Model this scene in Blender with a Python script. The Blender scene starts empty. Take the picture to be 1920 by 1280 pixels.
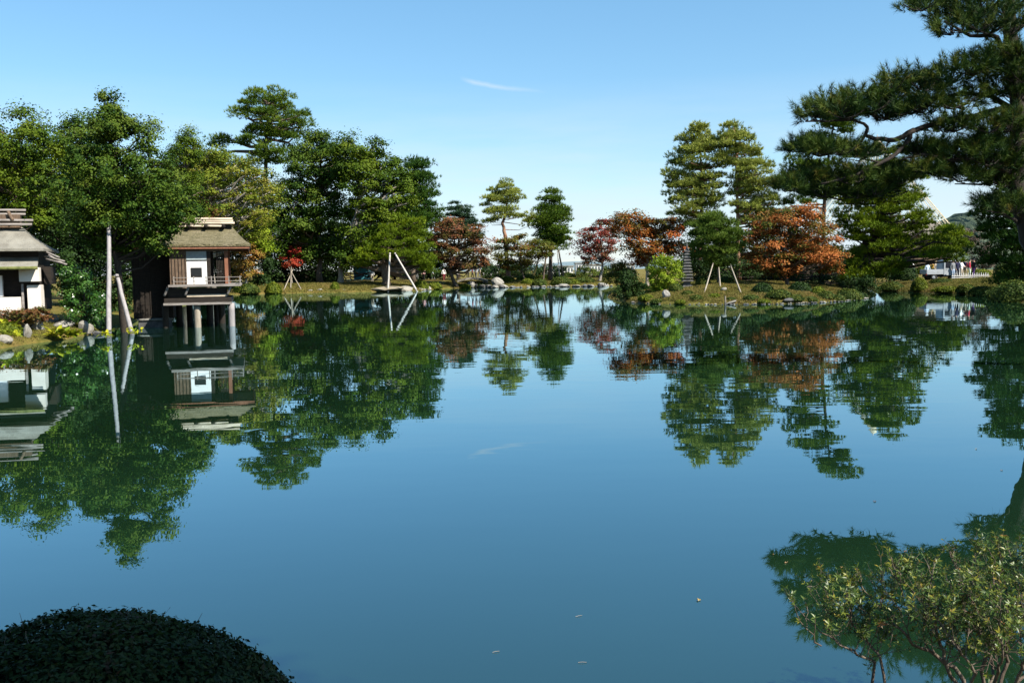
import bpy, bmesh, math, random
import numpy as np
from mathutils import Vector, Matrix

random.seed(7)
RNG = np.random.default_rng(11)
scene = bpy.context.scene
COL = scene.collection
R = math.radians

# ------------------------------------------------------------------ camera
F = 1800.0                      # focal length in pixels of a 1920 px wide frame
CAM = np.array((0.0, 0.0, 2.3))
PITCH, ROLL = R(4.29), R(0.8)
_fw = np.array((0, math.cos(PITCH), -math.sin(PITCH)))
_u0 = np.array((0, math.sin(PITCH), math.cos(PITCH)))
_r0 = np.array((1.0, 0, 0))
_rt = _r0 * math.cos(ROLL) - _u0 * math.sin(ROLL)
_up = _u0 * math.cos(ROLL) + _r0 * math.sin(ROLL)
cd = bpy.data.cameras.new("camera")
cd.sensor_width = 36.0
cd.lens = F / 1920 * 36.0
cd.clip_start, cd.clip_end = 0.1, 9000
cam = bpy.data.objects.new("camera", cd)
COL.objects.link(cam)
cam.matrix_world = Matrix(((_rt[0], _up[0], -_fw[0], CAM[0]), (_rt[1], _up[1], -_fw[1], CAM[1]),
                           (_rt[2], _up[2], -_fw[2], CAM[2]), (0, 0, 0, 1)))
scene.camera = cam

# ------------------------------------------------------------------ sky, sun, exposure
SUN_AZ, SUN_EL = R(55), R(45)   # sun stands high to the right, 55 degrees to the right
SUND = Vector((math.sin(SUN_AZ) * math.cos(SUN_EL), -math.cos(SUN_AZ) * math.cos(SUN_EL), math.sin(SUN_EL)))
world = bpy.data.worlds.new("World")
scene.world = world
world.use_nodes = True
nt = world.node_tree
bg = nt.nodes["Background"]
sky = nt.nodes.new("ShaderNodeTexSky")
sky.sky_type = 'NISHITA'
sky.sun_disc = False
sky.sun_elevation = SUN_EL
sky.sun_rotation = math.pi - SUN_AZ
sky.altitude = 0
sky.air_density = 1.0
sky.dust_density = 0.1
sky.ozone_density = 2.2
bg.inputs["Strength"].default_value = 0.071
# thin high cirrus: a faint veil low over the horizon and one wisp
tc = nt.nodes.new("ShaderNodeTexCoord")
sep = nt.nodes.new("ShaderNodeSeparateXYZ")
nt.links.new(tc.outputs["Generated"], sep.inputs[0])
def wmath(op, a, b=None, c=None, clamp=False):
    n = nt.nodes.new("ShaderNodeMath"); n.operation = op; n.use_clamp = clamp
    for i, v in enumerate((a, b, c)):
        if v is None: continue
        if isinstance(v, (int, float)): n.inputs[i].default_value = v
        else: nt.links.new(v, n.inputs[i])
    return n.outputs[0]
mp = nt.nodes.new("ShaderNodeMapping"); mp.inputs["Scale"].default_value = (2.2, 2.2, 16)
nt.links.new(tc.outputs["Generated"], mp.inputs[0])
cn = nt.nodes.new("ShaderNodeTexNoise"); cn.inputs["Scale"].default_value = 1.6; cn.inputs["Detail"].default_value = 5; cn.inputs["Roughness"].default_value = 0.6
nt.links.new(mp.outputs[0], cn.inputs["Vector"])
veil = wmath('MULTIPLY', wmath('SUBTRACT', cn.outputs["Fac"], 0.27, clamp=True), 3.2, clamp=True)
low = wmath('MULTIPLY', wmath('SUBTRACT', 0.19, sep.outputs[2], clamp=True), 6.0, clamp=True)
veil = wmath('MULTIPLY', veil, low)
# the wisp: azimuth/elevation of the direction
az = wmath('ARCTAN2', sep.outputs[0], sep.outputs[1])
el = wmath('ARCSINE', sep.outputs[2])
wn = nt.nodes.new("ShaderNodeTexNoise"); wn.inputs["Scale"].default_value = 38; wn.inputs["Detail"].default_value = 3
nt.links.new(tc.outputs["Generated"], wn.inputs["Vector"])
t_ = wmath('DIVIDE', wmath('ADD', az, 0.050), 0.096)            # 0..1 along the wisp
curve = wmath('SUBTRACT', 0.1945, wmath('MULTIPLY', wmath('POWER', wmath('MAXIMUM', t_, 0.0), 0.55), 0.0165))
dist = wmath('ABSOLUTE', wmath('SUBTRACT', wmath('ADD', el, wmath('MULTIPLY', wmath('SUBTRACT', wn.outputs["Fac"], 0.5), 0.004)), curve))
core = wmath('SUBTRACT', 1.0, wmath('DIVIDE', dist, 0.0034), clamp=True)
along = wmath('MULTIPLY', wmath('MULTIPLY', t_, 7.0, clamp=True), wmath('MULTIPLY', wmath('SUBTRACT', 1.0, t_), 1.6, clamp=True), clamp=True)
wisp = wmath('MULTIPLY', wmath('MULTIPLY', core, along), 0.5)
fac = wmath('MAXIMUM', wmath('MULTIPLY', veil, 0.85), wisp)
mix = nt.nodes.new("ShaderNodeMix"); mix.data_type = 'RGBA'
nt.links.new(fac, mix.inputs[0])
hs = nt.nodes.new("ShaderNodeHueSaturation"); hs.inputs["Saturation"].default_value = 1.2; hs.inputs["Hue"].default_value = 0.495
nt.links.new(sky.outputs[0], hs.inputs["Color"]); thin = nt.nodes.new("ShaderNodeMix"); thin.data_type = 'RGBA'; thin.inputs[0].default_value = 0.22     # thin even high haze
thin.inputs[7].default_value = (2.3, 4.9, 7.2, 1)
nt.links.new(hs.outputs[0], thin.inputs[6]); nt.links.new(thin.outputs[2], mix.inputs[6])
mix.inputs[7].default_value = (4.6, 5.4, 6.1, 1)
nt.links.new(mix.outputs[2], bg.inputs["Color"])

sl = bpy.data.lights.new("sun", 'SUN')
sl.energy = 5.0
sl.angle = R(0.55)
sl.color = (1.0, 0.93, 0.82)
sun = bpy.data.objects.new("sun", sl)
COL.objects.link(sun)
sun.location = (20, -30, 40)
sun.rotation_euler = SUND.to_track_quat('Z', 'Y').to_euler()

vs = scene.view_settings
vs.view_transform, vs.look, vs.exposure, vs.gamma = 'Standard', 'None', 1.22, 1.0
vs.use_curve_mapping = False
scene.cycles.max_bounces = 6
scene.cycles.diffuse_bounces = 2
scene.cycles.glossy_bounces = 3
scene.cycles.transmission_bounces = 3
scene.cycles.caustics_reflective = False
scene.cycles.caustics_refractive = False
scene.cycles.use_denoising = True

# ------------------------------------------------------------------ place helpers
def W(px, py, D):
    """the point at depth D (metres north of the viewer) seen at photo position px, py"""
    d = _fw + _rt * ((px - 960) / F) + _up * ((640 - py) / F)
    return CAM + d * (D / d[1])
def G(px, py, z=0.0):
    """the point of the level z seen at px, py"""
    d = _fw + _rt * ((px - 960) / F) + _up * ((640 - py) / F)
    return CAM + d * ((z - CAM[2]) / d[2])
def M(n, D): return n * D / F

# ------------------------------------------------------------------ mesh helpers
ORG = {}
def mesh_np(name, V, polys, mat, tint=None, smooth=False):
    """polys: list of int arrays (n,k)"""
    me = bpy.data.meshes.new(name)
    V = np.asarray(V, np.float32)
    me.vertices.add(len(V)); me.vertices.foreach_set("co", V.ravel())
    loops = np.concatenate([p.ravel() for p in polys]).astype(np.int32)
    cnt = np.concatenate([np.full(len(p), p.shape[1]) for p in polys])
    start = np.concatenate(([0], np.cumsum(cnt)[:-1])).astype(np.int32)
    me.loops.add(len(loops)); me.loops.foreach_set("vertex_index", loops)
    me.polygons.add(len(cnt)); me.polygons.foreach_set("loop_start", start)
    if tint is not None:
        a = me.attributes.new("tint", 'FLOAT', 'POINT')
        a.data.foreach_set("value", np.asarray(tint, np.float32))
    me.update(calc_edges=True)
    if smooth: me.polygons.foreach_set("use_smooth", np.ones(len(cnt), bool))
    for m in (mat if isinstance(mat, (list, tuple)) else [mat]): me.materials.append(m)
    return me

class MB:
    """collects simple solids in world coordinates; build() links them as one mesh object"""
    def __init__(s): s.v = []; s.f = []; s.n = 0
    def add(s, V, Fs):
        s.v.extend(tuple(map(float, p)) for p in V); s.f.extend(tuple(int(i) + s.n for i in f) for f in Fs); s.n += len(V); return s
    def box(s, x0, x1, y0, y1, z0, z1):
        V = [(x, y, z) for z in (z0, z1) for y in (y0, y1) for x in (x0, x1)]
        return s.add(V, [(0, 2, 3, 1), (4, 5, 7, 6), (0, 1, 5, 4), (1, 3, 7, 5), (3, 2, 6, 7), (2, 0, 4, 6)])
    def tube(s, pts, rad, k=8, cap=True):
        pts = [np.array(p, float) for p in pts]
        rad = list(rad) if hasattr(rad, '__len__') else [rad] * len(pts)
        V, Fs = [], []
        ref = np.array((0.31, 0.17, 0.93))
        for i, p in enumerate(pts):
            t = pts[min(i + 1, len(pts) - 1)] - pts[max(i - 1, 0)]
            t = t / (np.linalg.norm(t) + 1e-9)
            r_ = ref if abs(t @ ref) < 0.93 else np.array((1.0, 0, 0.1))
            a = np.cross(t, r_); a /= np.linalg.norm(a); b = np.cross(t, a)
            for j in range(k):
                w = 2 * math.pi * j / k
                V.append(p + rad[i] * (math.cos(w) * a + math.sin(w) * b))
        for i in range(len(pts) - 1):
            for j in range(k):
                j2 = (j + 1) % k
                Fs.append((i * k + j, i * k + j2, (i + 1) * k + j2, (i + 1) * k + j))
        if cap:
            Fs.append(tuple(range(k - 1, -1, -1))); Fs.append(tuple((len(pts) - 1) * k + j for j in range(k)))
        return s.add(V, Fs)
    def lathe(s, c, prof, k=12):
        V = [(c[0] + r * math.cos(2 * math.pi * j / k), c[1] + r * math.sin(2 * math.pi * j / k), c[2] + z) for r, z in prof for j in range(k)]
        Fs = [(i * k + j, i * k + (j + 1) % k, (i + 1) * k + (j + 1) % k, (i + 1) * k + j) for i in range(len(prof) - 1) for j in range(k)]
        Fs.append(tuple(range(k - 1, -1, -1))); Fs.append(tuple((len(prof) - 1) * k + j for j in range(k)))
        return s.add(V, Fs)
    def build(s, name, mat, parent=None, origin=None, smooth=False, bevel=0):
        o_ = np.array(ORG[parent.name]) if parent else (np.array(origin) if origin is not None else np.zeros(3))
        me = bpy.data.meshes.new(name)
        me.from_pydata([tuple(np.array(p) - o_) for p in s.v], [], s.f)
        if smooth: me.polygons.foreach_set("use_smooth", np.ones(len(s.f), bool))
        me.materials.append(mat)
        me.update()
        return link(name, me, parent, o_, bevel)
def link(name, me, parent=None, origin=(0, 0, 0), bevel=0):
    o = bpy.data.objects.new(name, me)
    COL.objects.link(o)
    if parent: o.parent = parent
    else: o.location = tuple(map(float, origin))
    ORG[o.name] = tuple(map(float, origin))
    if bevel:
        b = o.modifiers.new("edge", 'BEVEL'); b.width = bevel; b.segments = 2; b.limit_method = 'ANGLE'
    return o
def tag(o, label=None, cat=None, group=None, kind=None):
    if label: o["label"] = label
    if cat: o["category"] = cat
    if group: o["group"] = group
    if kind: o["kind"] = kind
    return o
def thing(name, label, cat, loc, group=None):
    o = bpy.data.objects.new(name, None)
    COL.objects.link(o); o.empty_display_size = 0.3
    o.location = tuple(map(float, loc)); ORG[o.name] = tuple(map(float, loc))
    return tag(o, label, cat, group)

# ------------------------------------------------------------------ materials
MATS = {}
def new_mat(name):
    m = bpy.data.materials.new(name); m.use_nodes = True
    return m, m.node_tree, m.node_tree.nodes["Principled BSDF"]
def ramp(t, cols):
    r_ = t.nodes.new("ShaderNodeValToRGB")
    e = r_.color_ramp.elements
    while len(e) > 1: e.remove(e[-1])
    for i, c in enumerate(cols):
        p = c[3] if len(c) > 3 else i / max(1, len(cols) - 1)
        el_ = e[0] if i == 0 else e.new(p)
        el_.position = p; el_.color = (c[0], c[1], c[2], 1)
    return r_
def mat_rough(name, cols, scale=3.0, rough=0.85, bump=0.2, detail=6, stretch=(1, 1, 1), spec=0.3, bscale=None, dist=0.03):
    """a noisy matt surface: colours spread by noise, fine relief by bump"""
    m, t, p = new_mat(name)
    c = t.nodes.new("ShaderNodeTexCoord"); mp_ = t.nodes.new("ShaderNodeMapping"); mp_.inputs["Scale"].default_value = stretch
    t.links.new(c.outputs["Object"], mp_.inputs[0])
    n = t.nodes.new("ShaderNodeTexNoise"); n.inputs["Scale"].default_value = scale; n.inputs["Detail"].default_value = detail; n.inputs["Roughness"].default_value = 0.65
    t.links.new(mp_.outputs[0], n.inputs["Vector"])
    r_ = ramp(t, [(a[0], a[1], a[2], 0.28 + 0.44 * i / max(1, len(cols) - 1)) for i, a in enumerate(cols)])
    t.links.new(n.outputs["Fac"], r_.inputs[0]); t.links.new(r_.outputs[0], p.inputs["Base Color"])
    p.inputs["Roughness"].default_value = rough; p.inputs["Specular IOR Level"].default_value = spec
    if bump:
        n2 = t.nodes.new("ShaderNodeTexNoise"); n2.inputs["Scale"].default_value = bscale or scale * 4; n2.inputs["Detail"].default_value = 5
        t.links.new(mp_.outputs[0], n2.inputs["Vector"])
        b = t.nodes.new("ShaderNodeBump"); b.inputs["Strength"].default_value = bump; b.inputs["Distance"].default_value = dist
        t.links.new(n2.outputs["Fac"], b.inputs["Height"]); t.links.new(b.outputs[0], p.inputs["Normal"])
    MATS[name] = m
    return m
def mat_leaf(name, cols, trans=0.2, rough=0.6, spec=0.12):
    """leaf tissue: colour by each leaf's own random tint, some light passing through"""
    m, t, p = new_mat(name)
    a = t.nodes.new("ShaderNodeAttribute"); a.attribute_name = "tint"
    r_ = ramp(t, cols)
    t.links.new(a.outputs["Fac"], r_.inputs[0]); t.links.new(r_.outputs[0], p.inputs["Base Color"])
    p.inputs["Roughness"].default_value = rough; p.inputs["Specular IOR Level"].default_value = spec
    tr = t.nodes.new("ShaderNodeBsdfTranslucent"); mx = t.nodes.new("ShaderNodeMixShader"); mx.inputs[0].default_value = trans
    t.links.new(r_.outputs[0], tr.inputs["Color"])
    t.links.new(p.outputs[0], mx.inputs[1]); t.links.new(tr.outputs[0], mx.inputs[2])
    t.links.new(mx.outputs[0], t.nodes["Material Output"].inputs["Surface"])
    MATS[name] = m
    return m
def mat_plain(name, col, rough=0.5, spec=0.5, metallic=0.0):
    m, t, p = new_mat(name)
    n = t.nodes.new("ShaderNodeTexNoise"); n.inputs["Scale"].default_value = 9; n.inputs["Detail"].default_value = 4
    c = t.nodes.new("ShaderNodeTexCoord"); t.links.new(c.outputs["Object"], n.inputs["Vector"])
    r_ = ramp(t, [tuple(0.86 * x for x in col[:3]) + (0.3,), tuple(min(1, 1.08 * x) for x in col[:3]) + (0.7,)])
    t.links.new(n.outputs["Fac"], r_.inputs[0]); t.links.new(r_.outputs[0], p.inputs["Base Color"])
    p.inputs["Roughness"].default_value = rough; p.inputs["Specular IOR Level"].default_value = spec; p.inputs["Metallic"].default_value = metallic
    MATS[name] = m
    return m

BARK = mat_rough("bark_brown", [(0.03, 0.022, 0.016), (0.10, 0.075, 0.055), (0.17, 0.14, 0.11)], 6, stretch=(2, 2, 0.5), bump=0.5)
BARK_RED = mat_rough("bark_red_pine", [(0.10, 0.05, 0.03), (0.24, 0.13, 0.08), (0.30, 0.19, 0.13)], 5, stretch=(2, 2, 0.6), bump=0.5)
BARK_DARK = mat_rough("bark_black_pine", [(0.007, 0.005, 0.005), (0.024, 0.018, 0.014), (0.045, 0.033, 0.025)], 7, stretch=(2, 2, 0.7), bump=0.6)
BARK_PALE = mat_rough("bark_pale", [(0.14, 0.12, 0.10), (0.27, 0.24, 0.20), (0.36, 0.33, 0.28)], 5, stretch=(2, 2, 0.6), bump=0.4)
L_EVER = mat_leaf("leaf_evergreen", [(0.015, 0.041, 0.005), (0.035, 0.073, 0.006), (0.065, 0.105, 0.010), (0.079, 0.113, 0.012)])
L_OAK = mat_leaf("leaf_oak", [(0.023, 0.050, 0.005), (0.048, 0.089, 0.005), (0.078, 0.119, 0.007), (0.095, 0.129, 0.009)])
L_DARK = mat_leaf("leaf_dark", [(0.009, 0.023, 0.006), (0.018, 0.041, 0.008), (0.033, 0.063, 0.011)])  # dark foliage; also puts the thickets' deep shade into the leaf colour
L_GLOSS = mat_leaf("leaf_camellia", [(0.016, 0.061, 0.011), (0.038, 0.107, 0.015), (0.078, 0.157, 0.029)], rough=0.3, spec=0.5)
L_YELLOWGREEN = mat_leaf("leaf_yellow_green", [(0.068, 0.101, 0.009), (0.108, 0.148, 0.013), (0.164, 0.185, 0.017), (0.165, 0.137, 0.026)], trans=0.28)
L_LIME = mat_leaf("leaf_lime", [(0.098, 0.157, 0.009), (0.170, 0.249, 0.012), (0.252, 0.311, 0.026)], trans=0.3)
L_ORANGE = mat_leaf("leaf_orange", [(0.146, 0.117, 0.018), (0.258, 0.150, 0.032), (0.314, 0.147, 0.049), (0.182, 0.162, 0.025)], trans=0.28)
L_RED = mat_leaf("leaf_scarlet", [(0.192, 0.022, 0.014), (0.336, 0.036, 0.024), (0.384, 0.090, 0.042)], trans=0.28)
L_CRIMSON = mat_leaf("leaf_crimson", [(0.069, 0.063, 0.021), (0.138, 0.052, 0.030), (0.241, 0.034, 0.030), (0.161, 0.081, 0.048)], trans=0.26)
L_RUST = mat_leaf("leaf_rust", [(0.075, 0.075, 0.015), (0.152, 0.081, 0.017), (0.257, 0.078, 0.013), (0.310, 0.061, 0.017)], trans=0.25)
L_FLAME = mat_leaf("leaf_flame", [(0.057, 0.077, 0.011), (0.098, 0.081, 0.015), (0.218, 0.084, 0.020), (0.310, 0.090, 0.024), (0.333, 0.131, 0.031)], trans=0.25)
L_BROWN = mat_leaf("leaf_brown_maple", [(0.054, 0.064, 0.014), (0.091, 0.076, 0.018), (0.148, 0.065, 0.025), (0.186, 0.072, 0.038)], trans=0.3)
L_OLIVE = mat_leaf("leaf_olive_maple", [(0.054, 0.074, 0.012), (0.090, 0.105, 0.015), (0.128, 0.108, 0.019), (0.206, 0.058, 0.018)], trans=0.3)
N_PINE = mat_leaf("needles_pine", [(0.036, 0.074, 0.008), (0.073, 0.128, 0.010), (0.140, 0.186, 0.014)], trans=0.15)
N_PALE = mat_leaf("needles_red_pine", [(0.129, 0.160, 0.027), (0.222, 0.259, 0.042), (0.338, 0.359, 0.078)], trans=0.15)
N_GOLD = mat_leaf("needles_golden_pine", [(0.051, 0.085, 0.005), (0.100, 0.153, 0.005), (0.174, 0.224, 0.008)], trans=0.15)
N_DARK = mat_leaf("needles_black_pine", [(0.011, 0.039, 0.007), (0.030, 0.075, 0.009), (0.066, 0.122, 0.010)], trans=0.1)
N_NEAR = mat_leaf("needles_near_pine", [(0.005, 0.019, 0.005), (0.017, 0.045, 0.008), (0.050, 0.086, 0.012), (0.091, 0.117, 0.017), (0.099, 0.075, 0.016)], trans=0.12)
N_FIR = mat_leaf("needles_fir", [(0.017, 0.044, 0.022), (0.034, 0.073, 0.036), (0.056, 0.095, 0.046)], trans=0.1)
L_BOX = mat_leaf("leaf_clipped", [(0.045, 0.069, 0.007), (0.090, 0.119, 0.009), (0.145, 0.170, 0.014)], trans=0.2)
L_BOXDARK = mat_leaf("leaf_clipped_dark", [(0.025, 0.046, 0.009), (0.049, 0.078, 0.012), (0.099, 0.110, 0.016)], trans=0.2)  # darker leaf; also puts shade into the colour of the shaded shrubs
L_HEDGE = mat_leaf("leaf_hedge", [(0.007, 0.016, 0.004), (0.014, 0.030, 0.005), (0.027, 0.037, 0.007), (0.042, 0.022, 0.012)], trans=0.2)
L_AZALEA = mat_leaf("leaf_azalea", [(0.033, 0.066, 0.012), (0.067, 0.110, 0.018), (0.130, 0.163, 0.025), (0.233, 0.207, 0.023), (0.237, 0.087, 0.028)], trans=0.3, rough=0.4, spec=0.4)
L_HOSTA = mat_leaf("leaf_broad_yellow", [(0.107, 0.166, 0.013), (0.236, 0.266, 0.014), (0.346, 0.327, 0.022)], trans=0.28, rough=0.4)
L_TWIG = mat_leaf("twig_bare", [(0.054, 0.042, 0.034), (0.099, 0.074, 0.060), (0.135, 0.106, 0.076)], trans=0.05)
STONE = mat_rough("stone_grey", [(0.096, 0.088, 0.080), (0.208, 0.200, 0.176), (0.336, 0.320, 0.288)], 2.2, bump=0.5, dist=0.05)
STONE_PALE = mat_rough("stone_pale", [(0.114, 0.104, 0.083), (0.218, 0.203, 0.172), (0.286, 0.270, 0.239)], 2.0, bump=0.5, dist=0.05)
STONE_DARK = mat_rough("stone_dark", [(0.035, 0.035, 0.035), (0.09, 0.09, 0.09), (0.16, 0.16, 0.15)], 5, bump=0.4)
POLE_GREY = mat_rough("weathered_pole", [(0.158, 0.144, 0.144), (0.245, 0.230, 0.230), (0.302, 0.288, 0.288)], 4, stretch=(3, 3, 0.35), bump=0.35)
POLE_PALE = mat_rough("pale_pole", [(0.286, 0.258, 0.224), (0.422, 0.394, 0.354), (0.490, 0.469, 0.435)], 4, stretch=(3, 3, 0.35), bump=0.3)
POLE_TAN = mat_rough("tan_pole", [(0.16, 0.135, 0.10), (0.25, 0.22, 0.175), (0.32, 0.29, 0.24)], 4, stretch=(3, 3, 0.35), bump=0.3)
WOOD_DARK = mat_rough("dark_timber", [(0.007, 0.005, 0.004), (0.015, 0.011, 0.008), (0.025, 0.018, 0.013)], 4, stretch=(1, 1, 4), bump=0.3)  # dark wood, taken darker to carry the tree's shade on the wing
WOOD_BROWN = mat_rough("brown_timber", [(0.06, 0.040, 0.026), (0.11, 0.075, 0.05), (0.16, 0.11, 0.075)], 5, stretch=(4, 1, 1), bump=0.3)
WOOD_RED = mat_rough("red_brown_timber", [(0.12, 0.05, 0.03), (0.20, 0.085, 0.05), (0.25, 0.12, 0.07)], 5, stretch=(4, 4, 0.5), bump=0.3)
WOOD_GREY = mat_rough("grey_timber", [(0.10, 0.09, 0.08), (0.20, 0.18, 0.165), (0.28, 0.26, 0.24)], 5, stretch=(0.5, 4, 4), bump=0.3)
LOG_PALE = mat_rough("ridge_log", [(0.26, 0.21, 0.15), (0.45, 0.38, 0.29), (0.58, 0.50, 0.40)], 5, stretch=(0.5, 4, 4), bump=0.3)
PLASTER = mat_rough("white_plaster", [(0.505, 0.453, 0.390), (0.597, 0.548, 0.488), (0.634, 0.593, 0.544)], 1.4, bump=0.08)
PAPER = mat_rough("shoji_paper", [(0.666, 0.666, 0.657), (0.720, 0.720, 0.711), (0.747, 0.747, 0.738)], 2.0, bump=0.03)
# ------------------------------------------------------------------ the setting: ground and pond
def g2(px, py): return tuple(G(px, py)[:2])
POND = [(-3.2, 4.1), (-6, 4.6), (-9, 6), (-14, 10), (-20, 17), (-22, 26), (-20.5, 29.5),
        g2(-40, 664), g2(0, 655), g2(60, 645), g2(120, 637), g2(175, 626), g2(200, 611), g2(250, 602), g2(300, 596), g2(325, 582),
        g2(360, 568), g2(440, 552.5), g2(520, 550.5), g2(620, 549), g2(700, 547.5), g2(790, 545), g2(820, 542.5),
        g2(850, 540.5), g2(900, 538.5), g2(930, 539.6), g2(1000, 538.4), g2(1100, 537.4), g2(1150, 536), g2(1200, 534), g2(1400, 530),
        g2(1600, 535), g2(1650, 546), g2(1720, 548), g2(1800, 551), g2(1860, 556), g2(1925, 570), g2(2060, 600),
        (26, 33), (15.6, 26), (12.6, 22.5), (12.0, 19), (9.5, 13), (7.2, 9.5), (4.6, 6.2), (2.6, 4.6), (0.6, 3.9)]
ISLE = [g2(1138, 552), g2(1150, 560), g2(1180, 567), g2(1240, 570), g2(1300, 571), g2(1400, 571), g2(1500, 569.5), g2(1570, 566),
        g2(1620, 560), g2(1643, 553), g2(1630, 547), g2(1560, 543), g2(1400, 541), g2(1250, 542), g2(1160, 546)]
def poly_sd(P, x, y):
    """signed distance to a polygon, positive inside"""
    P = np.array(P); Q = np.roll(P, -1, 0)
    d2 = np.full(x.shape, 1e18); ins = np.zeros(x.shape, bool)
    for (ax, ay), (bx, by) in zip(P, Q):
        ex, ey = bx - ax, by - ay
        t = np.clip(((x - ax) * ex + (y - ay) * ey) / (ex * ex + ey * ey), 0, 1)
        d2 = np.minimum(d2, (x - ax - t * ex) ** 2 + (y - ay - t * ey) ** 2)
        c = ((ay > y) != (by > y)) & (x < ex * (y - ay) / (ey if abs(ey) > 1e-12 else 1e-12) + ax)
        ins ^= c
    return np.where(ins, 1, -1) * np.sqrt(d2)
def wob(x, y):
    return (np.sin(x * 0.9 + 1.3 * np.sin(y * 0.31)) * np.cos(y * 0.57 + x * 0.2) * 0.5 + np.sin(x * 2.3 + y * 1.1) * 0.22 + np.sin(x * 0.21 - y * 0.17 + 1.0) * 0.5)
def ground_h(x, y):
    x = np.asarray(x, float); y = np.asarray(y, float)
    dp = -poly_sd(POND, x, y); di = poly_sd(ISLE, x, y)
    d = np.maximum(dp, di) + 0.12 * wob(x * 1.7, y * 1.7) + 0.35 * wob(x * .45, y * .45) * np.clip((np.hypot(x, y) - 40) / 20, 0, 1)
    land = 0.16 * np.clip(d / 0.25, 0, 1) + 0.92 * (1 - np.exp(-np.maximum(d, 0) / 5.0)) + 0.07 * wob(x, y) * np.clip(d / 1.5, 0, 1)
    land = land + np.where(di > 0, 0.16 * (1 - np.exp(-np.maximum(di, 0) / 3.0)) + 0.14 * wob(x * 1.3, y * 1.3) * np.clip(di / 1.2, 0, 1) + 0.05 * wob(x * 3.1, y * 3.1) * np.clip(di, 0, 1), 0)
    near = np.clip(1 - np.hypot(x, y) / 14, 0, 1)
    land = land * (1 - 0.25 * near)
    return np.where(d > 0, land, np.maximum(-1.2, d * 0.9))
def gh(x, y): return float(ground_h(np.array([x]), np.array([y]))[0])

def GP(px, py, lo, hi):
    """the depth at which the sight line through px, py meets the ground, or None"""
    d = _fw + _rt * ((px - 960) / F) + _up * ((640 - py) / F)
    t = np.linspace(lo, hi, 400) / d[1]
    h = ground_h(CAM[0] + d[0] * t, CAM[1] + d[1] * t); z = CAM[2] + d[2] * t
    k = np.nonzero((z <= h) & (h > 0.02))[0]
    return float(t[k[0]] * d[1]) if len(k) else None

rad = np.concatenate([np.exp(np.arange(math.log(0.6), math.log(26), 0.05)), np.exp(np.arange(math.log(26), math.log(150), 0.0085)), np.exp(np.arange(math.log(150), math.log(5200), 0.07))])
ang = np.concatenate([np.arange(-180, -42, 4.0), np.arange(-42, 42, 0.28), np.arange(42, 180, 4.0)]) * math.pi / 180
gx = np.outer(rad, np.sin(ang)); gy = np.outer(rad, np.cos(ang))
gz = ground_h(gx.ravel(), gy.ravel()).reshape(gx.shape)
# far land lies a little lower than the garden terrace
farr = np.hypot(gx, gy)
gz = np.where(farr > 190, gz - np.clip((farr - 190) / 120, 0, 1) * 3.0, gz)
nr, na = gx.shape
idx = np.arange(nr * na).reshape(nr, na)
q = np.stack([idx[:-1], np.roll(idx, -1, 1)[:-1], np.roll(idx, -1, 1)[1:], idx[1:]], -1).reshape(-1, 4)
Vg = np.stack([gx, gy, gz], -1).reshape(-1, 3)
Vg = np.vstack([Vg, [[0, 0, gh(0, 0)]]])
fan = np.stack([np.roll(idx[0], -1), idx[0], np.full(na, nr * na)], -1)

def mat_ground():
    m, t, p = new_mat("mossy_ground")
    c = t.nodes.new("ShaderNodeTexCoord")
    def noise(s, d=6):
        n = t.nodes.new("ShaderNodeTexNoise"); n.inputs["Scale"].default_value = s; n.inputs["Detail"].default_value = d; n.inputs["Roughness"].default_value = 0.65
        t.links.new(c.outputs["Object"], n.inputs["Vector"]); return n
    n1, n2, n3 = noise(0.55), noise(3.5), noise(9)
    r1 = ramp(t, [(0.045, 0.055, 0.010, 0.34), (0.115, 0.100, 0.018, 0.45), (0.17, 0.115, 0.030, 0.55), (0.13, 0.075, 0.035, 0.66)])
    r2 = ramp(t, [(0.035, 0.042, 0.010, 0.3), (0.11, 0.10, 0.025, 0.5), (0.19, 0.15, 0.05, 0.68)])
    t.links.new(n1.outputs["Fac"], r1.inputs[0]); t.links.new(n2.outputs["Fac"], r2.inputs[0])
    mx = t.nodes.new("ShaderNodeMix"); mx.data_type = 'RGBA'; mx.inputs[0].default_value = 0.5
    t.links.new(r1.outputs[0], mx.inputs[6]); t.links.new(r2.outputs[0], mx.inputs[7])
    t.links.new(mx.outputs[2], p.inputs["Base Color"])
    p.inputs["Roughness"].default_value = 0.95; p.inputs["Specular IOR Level"].default_value = 0.1
    b = t.nodes.new("ShaderNodeBump"); b.inputs["Strength"].default_value = 1.0; b.inputs["Distance"].default_value = 0.12
    t.links.new(n3.outputs["Fac"], b.inputs["Height"]); t.links.new(b.outputs[0], p.inputs["Normal"])
    return m
me = mesh_np("ground", Vg, [q, fan], mat_ground(), smooth=True)
tag(link("ground", me), kind="structure")

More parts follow.
